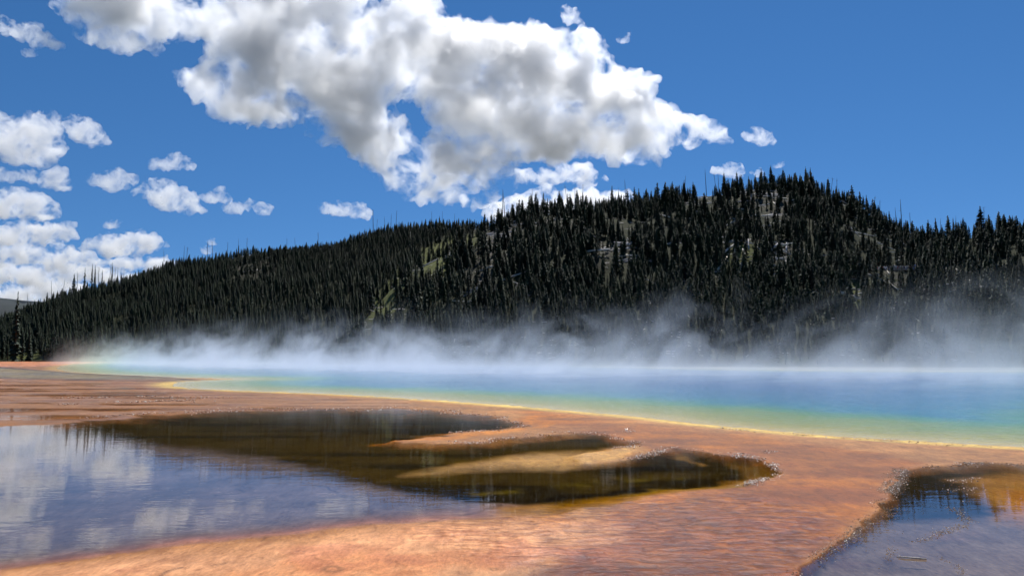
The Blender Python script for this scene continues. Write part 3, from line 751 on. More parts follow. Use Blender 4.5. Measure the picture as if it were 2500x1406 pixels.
def hill_normal(x, y):
    e = 1.5
    h = hill_h(np.array([x - e, x + e, x, x]), np.array([y, y, y - e, y + e]))[0]
    return Vector((-(h[1] - h[0]) / (2 * e), -(h[3] - h[2]) / (2 * e), 1)).normalized()
LZ = [(1150, 1320, 540, 700, 46, 'on the bare slope beside the grassy spur'), (1000, 1180, 600, 780, 26, 'on the grassy spur'), (1400, 1600, 560, 720, 36, 'on the slope below the shoulder skyline'), (1760, 1960, 440, 560, 40, 'on the bare patch below the hilltop'),
      (1600, 1780, 480, 640, 26, 'among sparse trees left of the hilltop'), (1740, 1980, 590, 680, 44, 'in the open clearing on the mid slope'), (2000, 2250, 480, 640, 34, 'on the steep slope right of the hilltop'), (2080, 2420, 660, 800, 36, 'below the crowded overlook'), (560, 700, 610, 720, 18, 'on the left ridge slope')]
pick_u = rng.uniform(-50, 2550, 30000); pick_Y = rng.uniform(165, 620, 30000)
pxx = (pick_u - 1250) / (FPX * 1.0037) * pick_Y
pz = hill_h(pxx, pick_Y); ppx, ppy = proj(pxx, pick_Y, pz[0])
vis = (pz[2] < 1.0) & (pz[2] > 0.02)
wts = 0.10 + bare_at(ppx, ppy) + 0.6 * sstep(-0.1, 0.4, fbm2(np.column_stack([pxx, pick_Y]), 0.05, 3, 515))
for x0, x1, y0, y1, cnt, lab in LZ:
    m = np.nonzero(vis & (ppx > x0) & (ppx < x1) & (ppy > y0) & (ppy < y1) & (rng.random(30000) < wts))[0][:cnt]
    ang0 = rng.uniform(0, 3.14)
    for i in m:
        n = hill_normal(pxx[i], pick_Y[i])
        ang = ang0 + rng.normal(0, 0.6)
        d = Vector((math.cos(ang), math.sin(ang), 0)); d = (d - n * d.dot(n)).normalized()
        s = n.cross(d)
        ln = rng.uniform(4.5, 10.5)
        M = Matrix((d, s, n)).transposed().to_4x4()
        e1 = Vector((pxx[i], pick_Y[i], pz[0][i])) - d * 3; e2 = e1 + d * 6
        q0, r0 = proj(e1.x, e1.y, e1.z); q1, r1 = proj(e2.x, e2.y, e2.z)
        if q1 < q0: q0, r0, q1, r1 = q1, r1, q0, r0
        sl_ = math.degrees(math.atan2(r0 - r1, q1 - q0))
        how = 'nearly level' if abs(sl_) < 12 else 'pointing up the slope' if abs(sl_) > 62 else 'slanting up to the right' if sl_ > 0 else 'slanting down to the right'
        big_ = 'long' if ln > 7.5 else 'short'
        o = obj('fallen_log', LOG, None, label='%s bleached log, %s, %s' % (big_, how, lab), category='log', group='%s logs %s %s' % (big_, how, lab))
        th = rng.uniform(0.9, 1.5)
        o.matrix_world = Matrix.Translation(Vector((pxx[i], pick_Y[i], pz[0][i])) + n * rng.uniform(0.2, 1.2)) @ M @ Matrix.Diagonal((ln, ln * th, ln * th, 1))

# litter of thin broken branches all over the slope, past counting
sp_ = np.nonzero(vis & (rng.random(30000) < 0.25 * wts) & (pz[1] > 0))[0][:3200]
V, F = [], []
for k, i in enumerate(sp_):
    a = rng.uniform(0, 6.28); ln = rng.uniform(1.2, 4.5); r = rng.uniform(0.04, 0.10)
    p0 = np.array([pxx[i], pick_Y[i], pz[0][i] + rng.uniform(0.1, 0.5)])
    n = np.array([math.cos(a) * ln, math.sin(a) * ln * 0.6, 0]); p1 = p0 + n
    p1[2] += (n[1]) * 0.35
    s_ = np.array([0, -r, r * 1.2])
    o = len(V)
    w = np.array([-math.sin(a), math.cos(a), 0]) * r
    V += [p0 - w, p0 + w, p0 + [0, 0, 1.7 * r], p1 - w * 0.6, p1 + w * 0.6, p1 + [0, 0, r]]
    F += [(o, o + 3, o + 5), (o, o + 5, o + 2), (o + 1, o + 2, o + 5), (o + 1, o + 5, o + 4), (o, o + 1, o + 4), (o, o + 4, o + 3), (o, o + 2, o + 1), (o + 3, o + 4, o + 5)]
obj('branch_litter', mesh_np('branch_litter', V, F), dead_m, kind='stuff', label='litter of thin bleached branches on the hillside')
# ------------------------------------------------------------------ crusted rims: loose sinter crumbs, past counting
crumb_m, N, L = new_mat('wet_sinter_crumbs')
out = nd(N, 'ShaderNodeOutputMaterial'); b = nd(N, 'ShaderNodeBsdfPrincipled', Roughness=0.45); L.new(b.outputs[0], out.inputs['Surface'])
b.inputs['Coat Weight'].default_value = 0.35; b.inputs['Coat Roughness'].default_value = 0.12; b.inputs['Specular IOR Level'].default_value = 0.3
L.new(attr(N, 'tone').outputs['Color'], b.inputs['Base Color'])
OCT_V = np.array([(1, 0, 0), (0, 1, 0), (-1, 0, 0), (0, -1, 0), (0, 0, 1), (0, 0, -0.6)], float)
OCT_F = np.array([(0, 1, 4), (1, 2, 4), (2, 3, 4), (3, 0, 4), (1, 0, 5), (2, 1, 5), (3, 2, 5), (0, 3, 5)])
def ground_z(x, y):
    # nearest height of the ground grid
    d = y
    py = 703 - FPX * ((-CAM_H * CP - d * SP) / (d * CP - CAM_H * SP))
    px = 1250 + FPX * x / (d * CP - CAM_H * SP)
    i = np.clip(np.searchsorted(gy, py), 1, NY - 1); j = np.clip(np.searchsorted(gx, px), 1, NX - 1)
    return Z.reshape(NY, NX)[i, j]
def crumbs(pts, n, spread, size, label, seed, pal, uneven=0.5, field=None):
    g = np.random.default_rng(seed)
    pl = poly_arr(pts)
    W = ground_xy(pl[:, 0], pl[:, 1])
    seg = np.linalg.norm(np.diff(W, axis=0), axis=1); cum = np.concatenate([[0], np.cumsum(seg)])
    s = g.uniform(0, cum[-1], n * 3)
    x = np.interp(s, cum, W[:, 0]); y = np.interp(s, cum, W[:, 1])
    cl = fbm(np.column_stack([s * 1.3, s * 0, s * 0 + seed]), 3, seed)
    ok = g.random(n * 3) < np.clip(0.65 + uneven * cl * 1.4, 0.04, 1)
    x, y, cl = x[ok][:n], y[ok][:n], cl[ok][:n]
    wig = np.column_stack([fbm(np.column_stack([s[ok][:n] * 0.9, s[ok][:n] * 0 + 3.1, s[ok][:n] * 0]), 3, seed + 5), fbm(np.column_stack([s[ok][:n] * 0.9, s[ok][:n] * 0 + 9.1, s[ok][:n] * 0]), 3, seed + 6)]) * spread * 0.8
    ax = g.normal(0, spread, len(x)) + wig[:, 0]; ay = g.normal(0, spread * 1.0, len(x)) + wig[:, 1]
    x = x + ax; y = y + ay
    if field is not None:
        fv, msk, cen, wid = field
        wgt = np.exp(-((fv - cen) / wid) ** 2) * msk * pxm * np.clip(0.5 + 1.2 * fbm2(GW, 1.4, 3, seed), 0.03, 2)
        k = g.choice(len(wgt), n, p=wgt / wgt.sum())
        x = GW[k, 0] + g.normal(0, 0.05, n); y = GW[k, 1] + g.normal(0, 0.07, n)
    sz = 0.40 * size * (0.45 + 1.1 * g.random(len(x)) ** 3) * np.clip(y / 14.0, 0.75, 3.2) ** 0.8
    z = np.maximum(ground_z(x, y), 0.024) + sz * 0.2
    jit = 1 + g.uniform(-0.35, 0.35, (len(x), 6, 1))
    a = g.uniform(0, 6.28, len(x)); ca, sa = np.cos(a), np.sin(a)
    B = OCT_V[None] * jit * np.stack([sz * g.uniform(0.8, 1.5, len(x)), sz * g.uniform(0.7, 1.1, len(x)), sz * g.uniform(0.4, 0.9, len(x))], -1)[:, None, :]
    Xr = B[..., 0] * ca[:, None] - B[..., 1] * sa[:, None]; Yr = B[..., 0] * sa[:, None] + B[..., 1] * ca[:, None]
    V = np.stack([Xr + x[:, None], Yr + y[:, None], B[..., 2] + z[:, None]], -1).reshape(-1, 3)
    F = (OCT_F[None] + (np.arange(len(x)) * 6)[:, None, None]).reshape(-1, 3)
    me = mesh_np('sinter_crumbs', V, F)
    pal = np.array([srgb(*c) for c in pal]); tone = pal[g.integers(0, len(pal), len(x))] * g.uniform(0.7, 1.2, (len(x), 1))
    put_attr(me, 'tone', np.repeat(np.clip(tone, 0, 0.9), 6, 0), 'FLOAT_COLOR')
    obj('sinter_crumbs', me, crumb_m, kind='stuff', label=label)
PAL = [(150, 96, 60), (190, 136, 100), (214, 170, 140), (130, 86, 52), (226, 196, 172), (246, 232, 216)]  # sinter tones; the whitest also paint in sun sparkles
PALD = [(120, 84, 46), (84, 60, 38), (150, 98, 50), (104, 76, 46), (60, 44, 34), (130, 86, 44), (110, 74, 40), (232, 212, 194)]  # brown crust tones, plus one near-white as painted sparkle
crumbs([560,1004, 700,999, 850,997, 1000,999, 1090,1006, 1170,1012, 1225,1018, 1268,1031, 1280,1040], 900, 0.16, 0.034, 'pale crusted rim along the top of the left pool', 1, PAL, field=(spl, (PP[:, 0] > 450) & (PP[:, 0] < 1090) & (PP[:, 1] < 1030), -2.0, 7.0))
crumbs([1090,1011, 1150,1012, 1215,1017, 1262,1029, 1281,1040, 1255,1050, 1210,1055, 1160,1057], 900, 0.14, 0.036, 'crusted rim round the tip of the upper dark finger pool', 2, PAL, field=(spl, (PP[:, 0] > 1090) & (PP[:, 0] < 1300) & (PP[:, 1] < 1059), -2.0, 7.0))
crumbs([1090,1080, 1180,1076, 1280,1067, 1360,1059, 1420,1056, 1480,1062, 1530,1076, 1552,1088, 1540,1094], 900, 0.13, 0.034, 'crusted rim round the tip of the middle finger pool', 3, PAL, field=(spl, (PP[:, 0] > 1090) & (PP[:, 0] < 1580) & (PP[:, 1] > 1053) & (PP[:, 1] < 1098) & (PP[:, 0] + 6 * (PP[:, 1] - 1075) > 1100), -2.0, 7.0))
crumbs([1556,1122, 1600,1106, 1640,1093, 1680,1095, 1704,1104], 420, 0.12, 0.034, 'crusted arch over the small notch of the lower finger pool', 4, PAL)
crumbs([1722,1107, 1790,1113, 1845,1124, 1880,1138, 1894,1150, 1880,1164, 1845,1178, 1800,1189], 1300, 0.15, 0.034, 'crusted rim round the tip of the lower finger pool', 5, PAL, field=(spl, (PP[:, 0] > 1715) & (PP[:, 0] < 1930) & (PP[:, 1] > 1098) & (PP[:, 1] < 1192), -2.0, 7.0))
crumbs([2500,1138, 2420,1133, 2330,1138, 2240,1143, 2203,1150], 700, 0.09, 0.030, 'thin dark crusted rim along the top of the right pool', 6, PALD, field=(spr, (PP[:, 0] > 2205) & (PP[:, 0] < 2560) & (PP[:, 1] < 1165), 0.0, 6.0))
crumbs([2203,1150, 2186,1175, 2176,1210, 2158,1245, 2125,1275, 2085,1305, 2040,1338, 1995,1370, 1950,1406], 5500, 0.17, 0.022, 'broad brown crusted rim between the orange flat and the right pool', 7, PALD, field=(spr, (PP[:, 0] < 2215) & (PP[:, 1] < 1412) & (PP[:, 1] > 1140), 1.0, 15.0))
crumbs([2310,1178, 2380,1168, 2330,1190, 2392,1196, 2300,1206, 2385,1210], 650, 0.10, 0.024, 'cluster of wet crust bits in the dark end of the right pool', 8, PALD, 0.9)
crumbs([2345,1222, 2375,1230, 2365,1243, 2330,1242, 2352,1258, 2370,1275, 2350,1290, 2310,1303, 2275,1316, 2225,1330], 1000, 0.055, 0.019, 'winding line of crust bits across the right pool', 9, PALD, 0.8)
crumbs([2215,1300, 2190,1312, 2178,1325, 2176,1350, 2172,1375, 2160,1395, 2164,1420], 330, 0.03, 0.018, 'thin line of crust bits left of the driftwood stick', 10, PALD, 0.9)
crumbs([2290,1365, 2318,1378, 2340,1390, 2350,1420], 130, 0.03, 0.018, 'short line of crust bits right of the driftwood stick', 11, PALD, 1.0)
crumbs([1858,1106, 1875,1102, 1892,1105, 1878,1109, 1862,1107], 110, 0.05, 0.03, 'small ring of crust on the orange flat above the lower finger pool', 12, PAL)
crumbs([1514,1050, 1530,1047, 1540,1055, 1520,1056], 70, 0.07, 0.04, 'tiny patch of crust on the flat above the middle finger pool', 13, PAL)
crumbs([140,972, 250,972, 350,968, 450,970, 560,972], 260, 0.35, 0.05, 'scattered glinting crust bits on the upper left flat', 14, PAL, 1.0)
crumbs([150,988, 300,983, 420,978, 520,983], 240, 0.30, 0.05, 'scattered glinting crust bits nearer the left pool', 15, PAL, 1.0)
crumbs([200,1022, 380,1010, 480,1006, 560,1002], 200, 0.25, 0.045, 'glinting crust bits along the left pool margin', 16, PAL, 1.0)
crumbs([1700,1040, 1890,1058, 2060,1071, 2170,1078, 2350,1088, 2480,1095], 330, 0.16, 0.032, 'glinting crust bits along the cream shore of the blue pool', 17, PAL, 1.0)
crumbs([2090,1296, 2140,1262, 2165,1235], 600, 0.10, 0.02, 'orange-brown crust spilling into the right pool', 18, [(150, 90, 30), (120, 76, 34), (180, 120, 60), (84, 60, 40)])

# driftwood stick lying in the right pool
sa_, sb_ = ground_xy(np.array([2192, 2262]), np.array([1366, 1371]))
sv, sf = tube([(*sa_, 0.034), (*(sa_ * 0.7 + sb_ * 0.3 + np.array([0, -0.006])), 0.038), (*(sa_ * 0.3 + sb_ * 0.7), 0.036), (*sb_, 0.032)], [0.006, 0.010, 0.0115, 0.010], 8)
sv2, sf2 = tube([(*(sa_ * 0.85 + sb_ * 0.15), 0.036), (*(sa_ * 0.95 + sb_ * 0.05 + np.array([0.01, 0.03])), 0.05)], [0.005, 0.003], 5)
v, f = join_geo([(sv, sf), (sv2, sf2)])
ctr = v.mean(0)
o = obj('driftwood_stick', mesh_np('driftwood_stick', v - ctr, f, True), simple_mat('bleached_stick', (0.34, 0.27, 0.22), (0.62, 0.54, 0.46), 0.6, 30.0), label='bleached driftwood stick lying in the right foreground pool', category='stick')
o.location = ctr

# ------------------------------------------------------------------ overlook with visitors
wood_m = simple_mat('weathered_timber', (0.16, 0.13, 0.10), (0.26, 0.22, 0.18), 0.85, 4.0)
def box(x0, x1, y0, y1, z0, z1):
    v = np.array([(x, y, z) for z in (z0, z1) for y in (y0, y1) for x in (x0, x1)], float)
    f = np.array([(0, 2, 3), (0, 3, 1), (4, 5, 7), (4, 7, 6), (0, 1, 5), (0, 5, 4), (2, 6, 7), (2, 7, 3), (0, 4, 6), (0, 6, 2), (1, 3, 7), (1, 7, 5)])
    return v, f
ov = bpy.data.objects.new('viewing_platform', None); col.objects.link(ov)
ov.location = (OVX, OVY, OVZ); ov['label'] = 'timber viewing platform with railing on the hillside clearing'; ov['category'] = 'platform'
ov.rotation_euler = (0, 0, -math.atan2(OVX, OVY))
obj('deck', mesh_np('deck', *box(-8.2, 8.2, -1.8, 2.2, 0.02, 0.22)), wood_m, ov)
pm_ = mesh_np('post', *box(-0.05, 0.05, -0.05, 0.05, 0.22, 1.28)); rm_ = mesh_np('rail', *box(-8.15, 8.15, -0.03, 0.03, -0.04, 0.04))
for i in range(12):
    o = obj('post', pm_, wood_m, ov); o.location = (-8.0 + i * 16.0 / 11, -1.7, 0)
for zz in (0.6, 0.95, 1.24):
    o = obj('rail', rm_, wood_m, ov); o.location = (0, -1.77, zz)
def person_mesh(seed, arm):
    me = bpy.data.meshes.new('person')
    P = [(0, 0, 0.95), (0, 0.01, 1.15), (0, 0.02, 1.38), (0, 0.0, 1.50), (0, -0.02, 1.63), (0, -0.02, 1.74),
         (0.09, 0, 0.90), (0.11, -0.01, 0.50), (0.12, 0.02, 0.09), (0.13, -0.10, 0.04), (-0.09, 0, 0.90), (-0.11, -0.02, 0.50), (-0.12, 0.01, 0.09), (-0.13, -0.11, 0.04),
         (0.20, 0.01, 1.40), (0.26, 0.02, 1.13), (0.24, -0.12, 0.92), (-0.20, 0.01, 1.40), (-0.27, 0.02, 1.13), (-0.24, -0.12, 0.92)]
    if arm: P[18] = (-0.26, -0.16, 1.22); P[19] = (-0.10, -0.32, 1.42)
    E = [(0, 1), (1, 2), (2, 3), (3, 4), (4, 5), (0, 6), (6, 7), (7, 8), (8, 9), (0, 10), (10, 11), (11, 12), (12, 13), (2, 14), (14, 15), (15, 16), (2, 17), (17, 18), (18, 19)]
    Rr = [0.15, 0.14, 0.17, 0.06, 0.10, 0.07, 0.09, 0.065, 0.045, 0.04, 0.09, 0.065, 0.045, 0.04, 0.07, 0.05, 0.04, 0.07, 0.05, 0.04]
    me.from_pydata(P, E, [])
    o = bpy.data.objects.new('tmp', me); col.objects.link(o)
    o.modifiers.new('s', 'SKIN')
    for i, sv_ in enumerate(me.skin_vertices[0].data):
        sv_.radius = (Rr[i], Rr[i] * (0.75 if i < 3 else 1)); sv_.use_root = (i == 0)
    sub = o.modifiers.new('u', 'SUBSURF'); sub.levels = 1; sub.render_levels = 1
    m2 = bpy.data.meshes.new_from_object(o.evaluated_get(bpy.context.evaluated_depsgraph_get()))
    bpy.data.objects.remove(o)
    return m2
cloth = [simple_mat('cloth_%d' % i, c, tuple(x * 1.2 for x in c), 0.85, 9.0) for i, c in enumerate([(0.6, 0.6, 0.62), (0.05, 0.06, 0.12), (0.35, 0.05, 0.05), (0.10, 0.18, 0.40), (0.45, 0.42, 0.36), (0.04, 0.04, 0.05), (0.7, 0.7, 0.72)])]
skin_m = simple_mat('skin', (0.42, 0.26, 0.19), (0.50, 0.32, 0.24), 0.6, 9.0)
hair_m = simple_mat('hair', (0.03, 0.02, 0.015), (0.08, 0.05, 0.03), 0.7, 9.0)
PM = []
TOPN = ['pale grey', 'navy', 'red', 'blue', 'beige', 'black', 'white']
for i in range(10):
    m2 = person_mesh(i, i % 3 == 0)
    m2.materials.clear()
    top_i = [0, 1, 2, 3, 4, 5, 6, 1, 6, 0][i]
    for m in (cloth[top_i], cloth[[1, 5, 5, 4, 1, 3, 5, 5, 1, 3][i]], skin_m, hair_m): m2.materials.append(m)
    zc_ = np.array([p.center[2] for p in m2.polygons]); yc_ = np.array([p.center[1] for p in m2.polygons]); xc_ = np.array([abs(p.center[0]) for p in m2.polygons])
    mi = np.where(zc_ < 0.93, 1, 0); mi = np.where((zc_ > 1.5), 2, mi); mi = np.where((zc_ > 1.68) | ((zc_ > 1.55) & (yc_ > 0.03)), 3, mi); mi = np.where((zc_ < 1.0) & (xc_ > 0.2), 2, mi)
    m2.polygons.foreach_set('material_index', mi.astype(np.int32)); m2.polygons.foreach_set('use_smooth', np.ones(len(mi), bool))
    PM.append((m2, TOPN[top_i]))
ca_, sa2 = math.cos(ov.rotation_euler.z), math.sin(ov.rotation_euler.z)
for i in range(34):
    lx = -7.6 + 15.2 * i / 33 + rng.uniform(-0.15, 0.15); ly = rng.choice([-1.2, -0.3, 0.7, 1.5]) + rng.uniform(-0.1, 0.1)
    m2, tn = PM[rng.integers(0, 10)]
    o = obj('person', m2, None, label='person in a %s top standing in the crowd on the overlook' % tn, category='person', group='visitors in %s tops on the overlook' % tn)
    o.location = (OVX + ca_ * lx - sa2 * ly, OVY + sa2 * lx + ca_ * ly, OVZ + 0.22); s = rng.uniform(0.92, 1.06); o.scale = (s, s, s)
    o.rotation_euler = (0, 0, ov.rotation_euler.z + rng.uniform(-0.5, 0.5))

# ------------------------------------------------------------------ steam over the spring
st_poly = [(20, 17), (-2, 40), (-34, 66), (-80, 118), (-128, 205), (-150, 262), (-60, 240), (10, 185), (40, 150), (75, 125), (120, 110), (120, 17)]
n_ = len(st_poly)
V = [(x, y, 0.03) for x, y in st_poly] + [(x, y, 11.0) for x, y in st_poly]
bm = bmesh.new()
bv = [bm.verts.new(v) for v in V]
bm.faces.new(bv[:n_][::-1]); bm.faces.new(bv[n_:])
for i in range(n_): bm.faces.new((bv[i], bv[(i + 1) % n_], bv[n_ + (i + 1) % n_], bv[n_ + i]))
bmesh.ops.recalc_face_normals(bm, faces=bm.faces)
sme = bpy.data.meshes.new('steam'); bm.to_mesh(sme); bm.free()
sm_, N, L = new_mat('steam_vapour')
out = nd(N, 'ShaderNodeOutputMaterial'); v = nd(N, 'ShaderNodeVolumeScatter'); v.inputs['Color'].default_value = (0.95, 0.985, 0.985, 1); v.inputs['Anisotropy'].default_value = 0.05
L.new(v.outputs[0], out.inputs['Volume'])
geo = nd(N, 'ShaderNodeNewGeometry'); sx3 = nd(N, 'ShaderNodeSeparateXYZ'); L.new(geo.outputs['Position'], sx3.inputs[0])
X_, Y_, Z_ = sx3.outputs
sh = math_(N, L, 'MULTIPLY', Z_, -0.4)          # wind leans the plumes to the right
cx3 = nd(N, 'ShaderNodeCombineXYZ'); L.new(math_(N, L, 'ADD', X_, sh), cx3.inputs[0]); L.new(Y_, cx3.inputs[1]); L.new(math_(N, L, 'MULTIPLY', Z_, 1.15), cx3.inputs[2])
n1 = noise(N, L, cx3.outputs[0], 0.13, 4, 0.62, 1.1)
n0 = noise(N, L, cx3.outputs[0], 0.045, 1, 0.5)
ex = lambda k: math_(N, L, 'POWER', 2.718, math_(N, L, 'MULTIPLY', Z_, -1.0 / k))
layer = math_(N, L, 'MULTIPLY', ex(0.9), mapr(N, L, n1, 0.36, 0.60, 0.003, 0.028))
thr = math_(N, L, 'SUBTRACT', n1, math_(N, L, 'MULTIPLY', Z_, 0.0165))
dsh = math_(N, L, 'ADD', math_(N, L, 'MULTIPLY', math_(N, L, 'SUBTRACT', X_, 13.0), 0.72), math_(N, L, 'MULTIPLY', math_(N, L, 'SUBTRACT', Y_, 20.5), 0.69))
band = mapr(N, L, math_(N, L, 'ABSOLUTE', math_(N, L, 'SUBTRACT', dsh, 52.0)), 8.0, 20.0, 1.0, 0.05)
plume = math_(N, L, 'MULTIPLY', mapr(N, L, thr, 0.43, 0.50, 0, 1), math_(N, L, 'MULTIPLY', ex(7.0), math_(N, L, 'MULTIPLY', mapr(N, L, n0, 0.37, 0.57, 0.014, 0.075), band)))
dsh = math_(N, L, 'ADD', math_(N, L, 'MULTIPLY', math_(N, L, 'SUBTRACT', X_, 13.0), 0.72), math_(N, L, 'MULTIPLY', math_(N, L, 'SUBTRACT', Y_, 20.5), 0.69))
ramp = mapr(N, L, dsh, 2.0, 34.0, 0.22, 1.0)
ratio = math_(N, L, 'DIVIDE', X_, Y_)
lfade = mapr(N, L, ratio, -0.60, -0.44, 0.0, 1.0)
rfade = math_(N, L, 'MAXIMUM', mapr(N, L, ratio, 0.10, 0.36, 1.0, 0.40), mapr(N, L, dsh, 50.0, 75.0, 0.0, 1.0))
tot = math_(N, L, 'MULTIPLY', math_(N, L, 'MULTIPLY', math_(N, L, 'ADD', layer, plume), ramp), math_(N, L, 'MULTIPLY', lfade, rfade))
# a taller puff drifting at the right-hand side of the pool
px_ = math_(N, L, 'POWER', math_(N, L, 'DIVIDE', math_(N, L, 'SUBTRACT', math_(N, L, 'ADD', X_, sh), 42.0), 8.0), 2.0)
py_ = math_(N, L, 'POWER', math_(N, L, 'DIVIDE', math_(N, L, 'SUBTRACT', Y_, 72.0), 16.0), 2.0)
puff = math_(N, L, 'MULTIPLY', math_(N, L, 'POWER', 2.718, math_(N, L, 'MULTIPLY', math_(N, L, 'ADD', px_, py_), -1.0)), math_(N, L, 'MULTIPLY', mapr(N, L, n1, 0.42, 0.62, 0.0, 0.03), ex(9.0)))
L.new(math_(N, L, 'MULTIPLY', math_(N, L, 'ADD', tot, puff), mapr(N, L, Z_, 5.5, 10.9, 1.0, 0.0)), v.inputs['Density'])
sm_.cycles.volume_step_rate = 0.15
obj('steam', sme, sm_, kind='stuff', label='white steam drifting low over the hot spring')
# ------------------------------------------------------------------ clouds
CLOUD_Y = 2600.0
def cloud_material(name, dens, g, nscl=1.0):
    m, N, L = new_mat(name)
    out = N.new('ShaderNodeOutputMaterial')
    v = N.new('ShaderNodeVolumeScatter')
    v.inputs['Color'].default_value = (0.995, 0.995, 0.995, 1)
    v.inputs['Density'].default_value = dens
    v.inputs['Anisotropy'].default_value = g
    tc = N.new('ShaderNodeTexCoord')
    nz = N.new('ShaderNodeTexNoise'); nz.inputs['Scale'].default_value = nscl / 80.0; nz.inputs['Detail'].default_value = 5; nz.inputs['Roughness'].default_value = 0.66
    nz.inputs['Distortion'].default_value = 0.35
    L.new(tc.outputs['Object'], nz.inputs['Vector'])
    mr = N.new('ShaderNodeMapRange'); mr.inputs['From Min'].default_value = 0.455; mr.inputs['From Max'].default_value = 0.57
    mr.inputs['To Min'].default_value = 0.0; mr.inputs['To Max'].default_value = dens
    L.new(nz.outputs['Fac'], mr.inputs['Value']); L.new(mr.outputs['Result'], v.inputs['Density'])
    L.new(v.outputs[0], out.inputs['Volume'])
    m.cycles.volume_step_rate = 0.16
    return m
ICO = None
def ico_unit():
    global ICO
    if ICO is None:
        bm = bmesh.new(); bmesh.ops.create_icosphere(bm, subdivisions=2, radius=1)
        V = np.array([v.co[:] for v in bm.verts]); F = np.array([[v.index for v in f.verts] for f in bm.faces])
        bm.free(); ICO = (V, F)
    return ICO
def make_cloud(outline, label, seed, mat, rmin=6, rmax=60, n=400, voxel=4.0, thick=0.5, Y=CLOUD_Y, holes=(), amp=6.0, nscale=26.0):
    g = np.random.default_rng(seed)
    poly = poly_arr(outline)
    lo, hi = poly.min(0), poly.max(0)
    pts = g.uniform(lo, hi, (n * 6, 2))
    ok = in_poly(pts, poly)
    d = dist_poly(pts, poly)
    for h in holes:
        hp = poly_arr(h)
        ok &= ~in_poly(pts, hp); d = np.minimum(d, dist_poly(pts, hp))
    pts, d = pts[ok][:n], d[ok][:n]
    r = np.clip(d * g.uniform(0.55, 1.0, len(d)), rmin, rmax)
    keep = d > rmin * 0.4
    pts, d, r = pts[keep], d[keep], r[keep]
    dep = g.uniform(-1, 1, len(d)) * np.clip(d, 0, rmax * 1.6) * thick
    s = Y / FPX
    C = at_depth(pts[:, 0], pts[:, 1], np.full(len(pts), Y)); C[:, 1] += dep * s
    iv, ifc = ico_unit()
    V = (C[:, None, :] + iv[None] * (r * s)[:, None, None] * np.array([1.0, 1.0, 0.9])).reshape(-1, 3)
    F = (ifc[None] + (np.arange(len(C)) * len(iv))[:, None, None]).reshape(-1, 3)
    me = mesh_np('cloud_tmp', V, F)
    o = bpy.data.objects.new('cloud_tmp', me); col.objects.link(o)
    md = o.modifiers.new('r', 'REMESH'); md.mode = 'VOXEL'; md.voxel_size = voxel * s
    dg = bpy.context.evaluated_depsgraph_get()
    m2 = bpy.data.meshes.new_from_object(o.evaluated_get(dg))
    bpy.data.objects.remove(o); bpy.data.meshes.remove(me)
    nv = len(m2.vertices)
    co = np.empty(nv * 3, np.float32); m2.vertices.foreach_get('co', co); co = co.reshape(-1, 3).astype(float)
    no = np.empty(nv * 3, np.float32); m2.vertices.foreach_get('normal', no); no = no.reshape(-1, 3)
    q = co / s
    disp = amp * fbm(q / nscale, 4, seed, 0.62, True) - amp * 0.25
    w = np.stack([fbm(q / 40.0, 3, seed + 31), fbm(q / 40.0, 3, seed + 57), fbm(q / 40.0, 3, seed + 91)], -1) * amp * 0.8
    co = co + (no * disp[:, None] + w) * s
    m2.vertices.foreach_set('co', co.astype(np.float32).ravel()); m2.update()
    o = bpy.data.objects.new('cloud_tmp', m2); col.objects.link(o)
    md = o.modifiers.new('r', 'REMESH'); md.mode = 'VOXEL'; md.voxel_size = voxel * s * 0.9
    m3 = bpy.data.meshes.new_from_object(o.evaluated_get(bpy.context.evaluated_depsgraph_get()))
    bpy.data.objects.remove(o); bpy.data.meshes.remove(m2); m2 = m3
    m2.materials.clear(); m2.materials.append(mat)
    m2.name = 'cloud'
    ctr = co.mean(0)
    m2.transform(Matrix.Translation(-Vector(ctr))); m2.transform(Matrix.Scale(FPX / Y, 4))
    ob = obj('cloud', m2, None, None, label=label, category='cloud')
    ob.location = ctr; ob.scale = (s, s, s)
    return ob

cm = cloud_material('cloud_vapour', 0.0265, 0.60, 0.66)
cms = cloud_material('cloud_vapour_small', 0.026, 0.55, 1.9)
MAIN = [130,20,160,58,225,105,290,122,350,138,385,100,455,92,520,108,512,140,488,168,435,176,442,205,480,240,512,275,600,302,690,290,760,302,
 742,335,830,362,880,395,912,412,893,436,930,462,1010,484,1090,482,1180,500,1225,492,1245,458,1255,425,1264,398,1310,393,1345,400,1400,392,1440,378,1510,392,1590,412,1632,372,1645,345,
 1700,356,1755,362,1798,330,1740,300,1675,288,1640,270,1592,240,1600,208,1568,170,1520,185,1500,130,1470,98,1430,70,1380,62,1300,72,1250,62,1190,60,1130,56,1092,20,1062,-40,900,-90,600,-90,300,-90,140,-60]
HOLE = [955,240,1010,250,1018,275,1045,275,1038,320,1045,345,1030,380,1010,372,1008,320,985,285,940,262]
make_cloud(MAIN, 'huge white and grey cumulus cloud towering over the hill', 3, cm, rmin=14, rmax=75, n=1400, voxel=4.0, holes=[HOLE], amp=15, thick=0.5)
